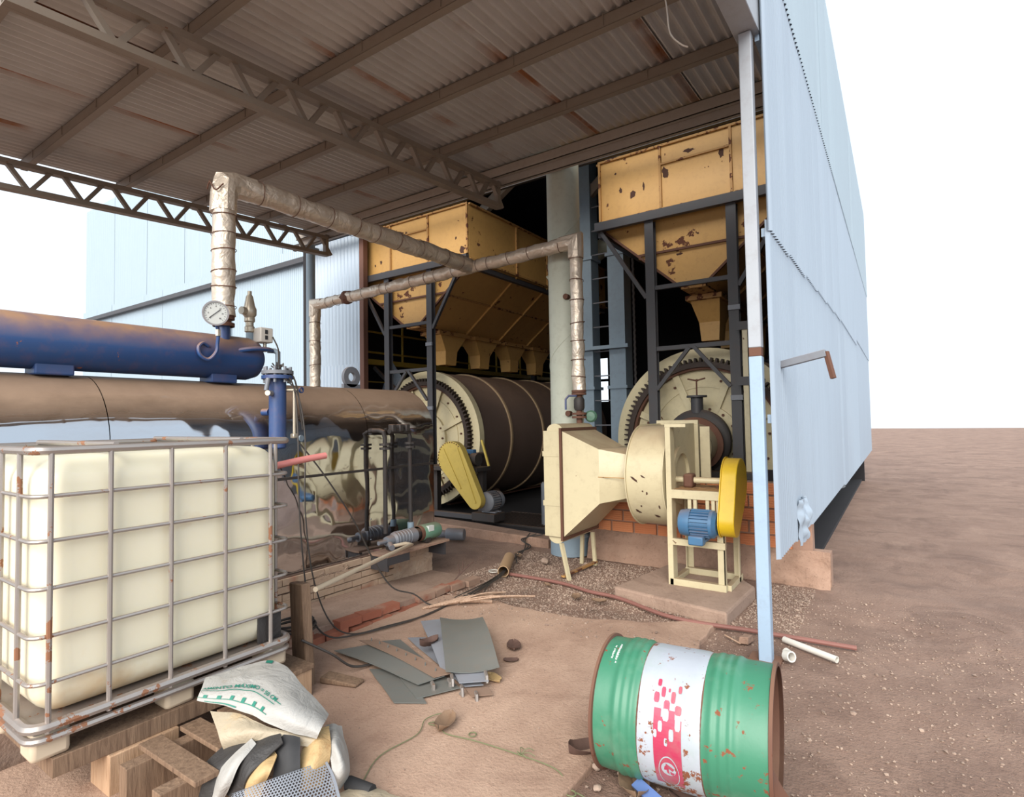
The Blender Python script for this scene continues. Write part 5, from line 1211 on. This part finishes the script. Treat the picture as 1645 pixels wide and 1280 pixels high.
# ================================================================ OIL BARREL
DA = math.radians(5); DC0 = V(-1.2, 2.60, .295); DAX = V(math.cos(DA), math.sin(DA), 0); DRAD, DLEN = .286, .74
DU = V(0, 0, 1); DW = DAX.cross(DU)*1.0       # DW points to the camera side
def rib(s, c, w=.016, h=.010): return h*math.exp(-((s-c)/w)**2)
ribs = [.118, .152, .186, .515, .552, .588]
def drad(s): return DRAD+sum(rib(s, c) for c in ribs)+.004*((.22 < s < .475))
def dpt(s, a, extra=0): # a=0 top, positive toward the camera
    r_ = drad(s)+extra
    return DC0+DAX*s+(DU*math.cos(a)+DW*math.sin(a))*r_
t = thing('oil_barrel', DC0-V(0, 0, .295), 'dented green and white steel oil barrel lying on its side', 'barrel')
def section(s0, s1, n): return MB().grid(lambda u, v: dpt(s0+(s1-s0)*v, u*2*PI, .004*noise.noise(dpt(s0+(s1-s0)*v, u*2*PI)*5)), 72, n)
section(.0, .215, 34).build('shell_green', 'drum_green', t); section(.215, .475, 12).build('shell_white', 'drum_white', t); section(.475, DLEN, 34).build('shell_green', 'drum_green', t)
MB().lathe([(DRAD, 0), (DRAD+.012, .004), (DRAD+.012, .016), (DRAD, .020)], DC0, DAX, 64, close=True).build('chime', 'rust_iron', t)
MB().lathe([(DRAD-.006, DLEN-.018), (DRAD+.010, DLEN-.014), (DRAD+.010, DLEN), (DRAD-.006, DLEN)], DC0, DAX, 64, close=True).build('chime', 'rust_iron', t)
MB().lathe([(0, .012), (DRAD, .012), (DRAD, .018), (0, .018)], DC0, DAX, 48).build('bottom', 'drum_green', t)
MB().lathe([(DRAD-.006, .03), (DRAD-.006, DLEN)], DC0, DAX, 64).build('inner_wall', 'rust_iron', t)
for s in (.215, .475):
    MB().lathe([(drad(s)-.001, -.004), (drad(s)+.002, 0), (drad(s)-.001, .004)], DC0+DAX*s, DAX, 64).build('paint_line', 'rust_iron', t)
MB().grid(lambda u, v: dpt(DLEN-.004+.075*v*u, math.radians(92+u*40), -.004-.05*v*v), 16, 5, .002).build('torn_lip', 'rust_iron', t)
# printed emblem wrapped on the shell: s along the axis, a around it (degrees from the top)
def wrap(polys, mat, nm, ex=.0016):
    m = MB()
    for pl in polys:
        m.add([dpt(q[0], math.radians(q[1]), ex) for q in pl], [tuple(range(len(pl)))])
    return m.build(nm, mat, t, False)
def blob(s, a, w=.017, h=6.5, n=12): # rounded upright lozenge
    return [[(s+w*.5*max(-1, min(1, 1.25*math.cos(2*PI*k/n))), a+h*.5*max(-1, min(1, 1.15*math.sin(2*PI*k/n)))) for k in range(n)]]
def strip_grid(s0, s1, a0, a1, ns, na):
    return [[(s0+(s1-s0)*i/ns, a0+(a1-a0)*j/na), (s0+(s1-s0)*(i+1)/ns, a0+(a1-a0)*j/na), (s0+(s1-s0)*(i+1)/ns, a0+(a1-a0)*(j+1)/na), (s0+(s1-s0)*i/ns, a0+(a1-a0)*(j+1)/na)] for i in range(ns) for j in range(na)]
wrap(strip_grid(0.288, 0.402, 68, 128, 6, 20), 'drum_pink', 'emblem_stripe')
SQ = .0285
wrap(strip_grid(0.288, 0.288+SQ, 62, 68, 2, 3)+strip_grid(0.288+2*SQ, 0.288+3*SQ, 62, 68, 2, 3), 'drum_pink', 'emblem_stripe')
for q in ((0.300, 42, .016, 6), (0.320, 49, .017, 8), (0.294, 54, .022, 8), (0.344, 47, .008, 3), (0.362, 52, .018, 9), (0.387, 45, .014, 6), (0.338, 59, .024, 8), (0.386, 61, .026, 7)) : wrap(blob(*q), 'drum_pink', 'emblem_fleck', .0018)
for q in ((0.337, 66, .024, 9), (0.387, 71, .022, 10), (0.316, 75, .017, 8), (0.362, 80, .019, 9), (0.296, 81, .014, 6), (0.340, 86, .013, 6)): wrap(blob(*q), 'drum_white', 'emblem_cutout', .0026)
def ringpoly(s, a, rs, ra, ks, n=28):
    out = []
    for k in range(n):
        t0_, t1_ = 2*PI*k/n, 2*PI*(k+1)/n
        out.append([(s+rs*math.cos(t0_), a+ra*math.sin(t0_)), (s+rs*math.cos(t1_), a+ra*math.sin(t1_)), (s+rs*ks*math.cos(t1_), a+ra*ks*math.sin(t1_)), (s+rs*ks*math.cos(t0_), a+ra*ks*math.sin(t0_))])
    return out
wrap(ringpoly(0.346, 113, .042, 16, .93), 'drum_white', 'emblem_outline', .0026)
wrap([[(0.346+.030*math.cos(2*PI*k/24), 109+6.6*math.sin(2*PI*k/24)) for k in range(24)]], 'drum_white', 'emblem_disc', .0026)
wrap([[(0.336, 103.5), (0.370, 107.5), (0.362, 110), (0.346, 107.8), (0.348, 114), (0.338, 112)], [(0.352, 110.5), (0.370, 112), (0.362, 114.5), (0.352, 113.5)]], 'drum_pink', 'emblem_letter', .0034)
random.seed(31)
for (s_, a_s, a_e, h_) in ((.058, 10, 44, .010), (.078, 8, 36, .013)):   # worn, illegible stencil rows
    a = a_s; q_ = []
    while a < a_e:
        w_ = random.uniform(.7, 1.5)
        if random.random() > .12: q_.append([(s_, a), (s_+h_*random.uniform(.6, 1), a), (s_+h_*random.uniform(.6, 1), a+w_), (s_+h_*random.uniform(0, .3), a+w_)])
        a += w_+random.uniform(.3, .7)
    wrap(q_, 'label_white', 'stencil_row')['kind'] = 'stuff'

# ================================================================ SACK PILE (front left)
t = thing('pallet', (-2.9, 1.4, 0), 'broken wooden pallet under the sacks at the front left', 'pallet')
for (z, y0_) in ((.20, 1.20), (.20, 1.38), (.20, 1.56)): MB().box(-2.86, -2.36, y0_, y0_+.10, z, z+.022).build('board', 'wood_grey', t, False, .003)
for x in (-2.80, -2.50): MB().box(x, x+.07, 1.1, 1.64, .03, .20).build('runner', 'wood_grey', t, False, .003)
random.seed(9)
def sheet(name, ctrl, mat, label, cat, amp=.012, sc=6, nu=40, nv=40, th=.003, seed=1, grp=None):
    o = MB().grid(rough_patch(ctrl, amp, sc, seed), nu, nv, th).build(name, mat, None, True, 0, 70)
    return tag(o, label, cat, grp)
BAG = [[(-2.661, 1.364, .40), (-2.669, 1.38, .425), (-2.717, 1.416, .43), (-2.785, 1.464, .43)],
       [(-2.466, 1.45, .37), (-2.473, 1.505, .42), (-2.546, 1.607, .44), (-2.683, 1.756, .43)],
       [(-2.274, 1.494, .34), (-2.24, 1.523, .385), (-2.27, 1.597, .40), (-2.383, 1.731, .38)],
       [(-2.11, 1.589, .29), (-2.095, 1.597, .32), (-2.12, 1.636, .33), (-2.21, 1.73, .30)]]
bag = sheet('woven_sack', BAG, 'sack_white', 'white woven sack with green print spread on top of the pile', 'sack', .008, 9, 60, 60, .004, 1, 'sacks in the pile')
bf = rough_patch(BAG, .008, 9, 1)
def on_bag(u, v, d_=.009):
    p_ = bf(min(max(u, 0), 1), min(max(v, 0), 1)); a_ = bf(min(u+.01, 1), v)-bf(max(u-.01, 0), v); b_ = bf(u, min(v+.01, 1))-bf(u, max(v-.01, 0))
    n_ = a_.cross(b_).normalized(); n_ = n_ if n_.z > 0 else -n_; return p_+n_*d_
def print_text(body, size, u0, v0, su, sv, mat, nm):
    vs, fs = text_mesh(body, size)
    MB().add([on_bag(u0+q.y*su, v0+q.x*sv) for q in vs], fs).build(nm, mat, bag, False)
print_text('AMENTO MÁXIMO = 50 CM', .10, .41, .01, 1.0, .44, 'print_teal', 'print_line')
def pstrip(u0, u1, v0, v1, nm, n=24):
    MB().grid(lambda a, b: on_bag(u0+(u1-u0)*a, v0+(v1-v0)*b, .0085), 2, n).build(nm, 'print_teal', bag, False)
pstrip(.355, .368, .01, .56, 'print_rule'); pstrip(.14, .155, .0, .56, 'print_rule'); pstrip(.02, .05, .06, .30, 'print_rule'); pstrip(.42, .435, .54, .60, 'print_rule')
for k in range(6): pstrip(.155, .235, .04+k*.09, .04+k*.09+.026, 'print_mark', 4)
pstrip(.93, .985, .30, .345, 'print_corner', 4)
sheet('woven_sack', [[(-2.598, 1.388, .36), (-2.458, 1.352, .30), (-2.448, 1.374, .22)], [(-2.45, 1.455, .35), (-2.342, 1.419, .335), (-2.312, 1.43, .29)], [(-2.273, 1.493, .33), (-2.243, 1.488, .32), (-2.228, 1.486, .29)], [(-2.121, 1.61, .28), (-2.11, 1.60, .275), (-2.10, 1.59, .25)]], 'sack_cream', 'cream sack folded beneath the printed sack', 'sack', .009, 8, 30, 40, .004, 2, 'sacks in the pile')
sheet('woven_sack', [[(-2.237, 1.733, .24), (-2.216, 1.766, .24), (-2.235, 1.825, .20)], [(-2.109, 1.653, .24), (-2.042, 1.647, .25), (-2.115, 1.761, .16)], [(-2.021, 1.596, .19), (-1.984, 1.625, .18), (-2.055, 1.728, .10)], [(-2.027, 1.594, .10), (-2.024, 1.624, .09), (-2.065, 1.684, .05)]], 'sack_white', 'white sack corner hanging over the right of the pile', 'sack', .010, 9, 30, 30, .004, 5, 'sacks in the pile')
sheet('woven_sack', [[(-2.052, 1.646, .04), (-2.007, 1.711, .05), (-1.958, 1.774, .04)], [(-1.942, 1.583, .05), (-1.878, 1.667, .065), (-1.875, 1.788, .04)], [(-1.842, 1.537, .04), (-1.781, 1.645, .05), (-1.769, 1.794, .036)]], 'sack_cream', 'beige sack lying flat at the bottom edge', 'sack', .012, 10, 26, 26, .004, 7, 'sacks in the pile')
BELT = [('tan felt backed strip at the right of the pile', 'felt_ochre', [[(-2.195, 1.627, .28), (-2.164, 1.643, .29), (-2.159, 1.693, .28)], [(-2.165, 1.566, .25), (-2.085, 1.57, .26), (-2.069, 1.629, .25)], [(-2.108, 1.494, .20), (-2.052, 1.52, .21), (-2.045, 1.596, .20)], [(-2.121, 1.479, .12), (-2.074, 1.505, .13), (-2.057, 1.57, .12)]]),
        ('broad grey rubber flap under the cream sack', 'black_rubber', [[(-2.266, 1.506, .30), (-2.195, 1.519, .31), (-2.158, 1.542, .30)], [(-2.217, 1.462, .27), (-2.144, 1.472, .28), (-2.108, 1.506, .27)], [(-2.16, 1.415, .20), (-2.10, 1.44, .19), (-2.06, 1.47, .18)], [(-2.20, 1.42, .09), (-2.14, 1.45, .09), (-2.09, 1.48, .09)]]),
        ('ochre torn strip hanging in the middle of the pile', 'felt_ochre', [[(-2.251, 1.467, .27), (-2.211, 1.455, .27), (-2.171, 1.444, .27)], [(-2.245, 1.394, .25), (-2.164, 1.377, .26), (-2.131, 1.389, .25)], [(-2.281, 1.355, .20), (-2.183, 1.337, .21), (-2.156, 1.374, .20)], [(-2.289, 1.344, .12), (-2.229, 1.346, .12), (-2.184, 1.367, .12)]]),
        ('dark rubber belt curling down behind the ochre strip', 'belt_dark', [[(-2.249, 1.507, .31), (-2.201, 1.481, .315), (-2.169, 1.468, .31)], [(-2.314, 1.475, .30), (-2.238, 1.418, .295), (-2.185, 1.400, .27)], [(-2.367, 1.406, .25), (-2.271, 1.355, .25), (-2.205, 1.335, .22)], [(-2.415, 1.323, .11), (-2.316, 1.321, .12), (-2.257, 1.346, .11)]]),
        ('dark rubber belt strip at the far left of the pile', 'belt_dark', [[(-2.40, 1.45, .29), (-2.33, 1.42, .28), (-2.30, 1.42, .27)], [(-2.47, 1.38, .24), (-2.36, 1.345, .25), (-2.30, 1.35, .23)], [(-2.52, 1.31, .17), (-2.41, 1.28, .18), (-2.34, 1.29, .15)], [(-2.56, 1.27, .08), (-2.46, 1.25, .09), (-2.40, 1.26, .07)]]),
        ('pale strip with ragged edge among the belts', 'sack_white', [[(-2.325, 1.421, .30), (-2.298, 1.416, .30), (-2.28, 1.416, .295)], [(-2.337, 1.350, .265), (-2.29, 1.339, .27), (-2.269, 1.343, .26)], [(-2.373, 1.309, .20), (-2.298, 1.290, .21), (-2.276, 1.309, .20)], [(-2.388, 1.283, .12), (-2.336, 1.280, .13), (-2.329, 1.303, .12)]])]
for k, (lb, mt, ct) in enumerate(BELT):
    sheet('belt_strip', ct, mt, lb, 'belt strip', .006, 7, 16, 28, .006, 11+k, 'strips in the pile')
one('rubber_hose_end', MB().tube((-2.06, 1.72, .055), (-1.93, 1.74, .05), .03, 14), 'black_rubber', 'black hose end poking out under the white sack corner', 'hose', (-2.0, 1.73, .03))
# perforated steel sheet with real holes
t = thing('perforated_sheet', (-2.1, 1.45, .1), 'perforated steel sheet leaning at the bottom of the pile', 'metal sheet')
pm = MB(); PC = patch([[(-2.152, 1.233, .235), (-2.08, 1.394, .245), (-2.047, 1.591, .22)], [(-2.165, 1.200, .18), (-2.04, 1.37, .19), (-1.99, 1.59, .165)], [(-2.18, 1.16, .11), (-2.01, 1.34, .12), (-1.94, 1.58, .10)]])
PW, PH, hs = .38, .15, .0115
rows = int(PH/(hs*.866)); cols = int(PW/hs)
for j in range(rows):
    for i in range(cols):
        cu_, cv_ = (i+.5*(j % 2)+.5)*hs, (j+.5)*hs*.866
        if cu_ > PW-hs or cu_ < hs: continue
        O_, I_ = [], []
        for k in range(6):
            a = PI/6+PI/3*k; O_.append(PC((cu_+hs*.5774*math.cos(a))/PW, (cv_+hs*.5774*math.sin(a))/PH)); I_.append(PC((cu_+hs*.36*math.cos(a))/PW, (cv_+hs*.36*math.sin(a))/PH))
        pm.add(O_+I_, [(k, (k+1) % 6, 6+(k+1) % 6, 6+k) for k in range(6)])
pm.build('perforated_field', 'plate_light', t, False)['kind'] = 'stuff'
MB().grid(lambda u, v: PC(.975+.09*u, v)+V(0, 0, .001), 3, 10, .003).build('plain_margin', 'plate_light', t)
MB().grid(lambda u, v: PC(u*1.03, -.02-.02*v), 20, 2, .003).build('top_margin', 'plate_light', t)
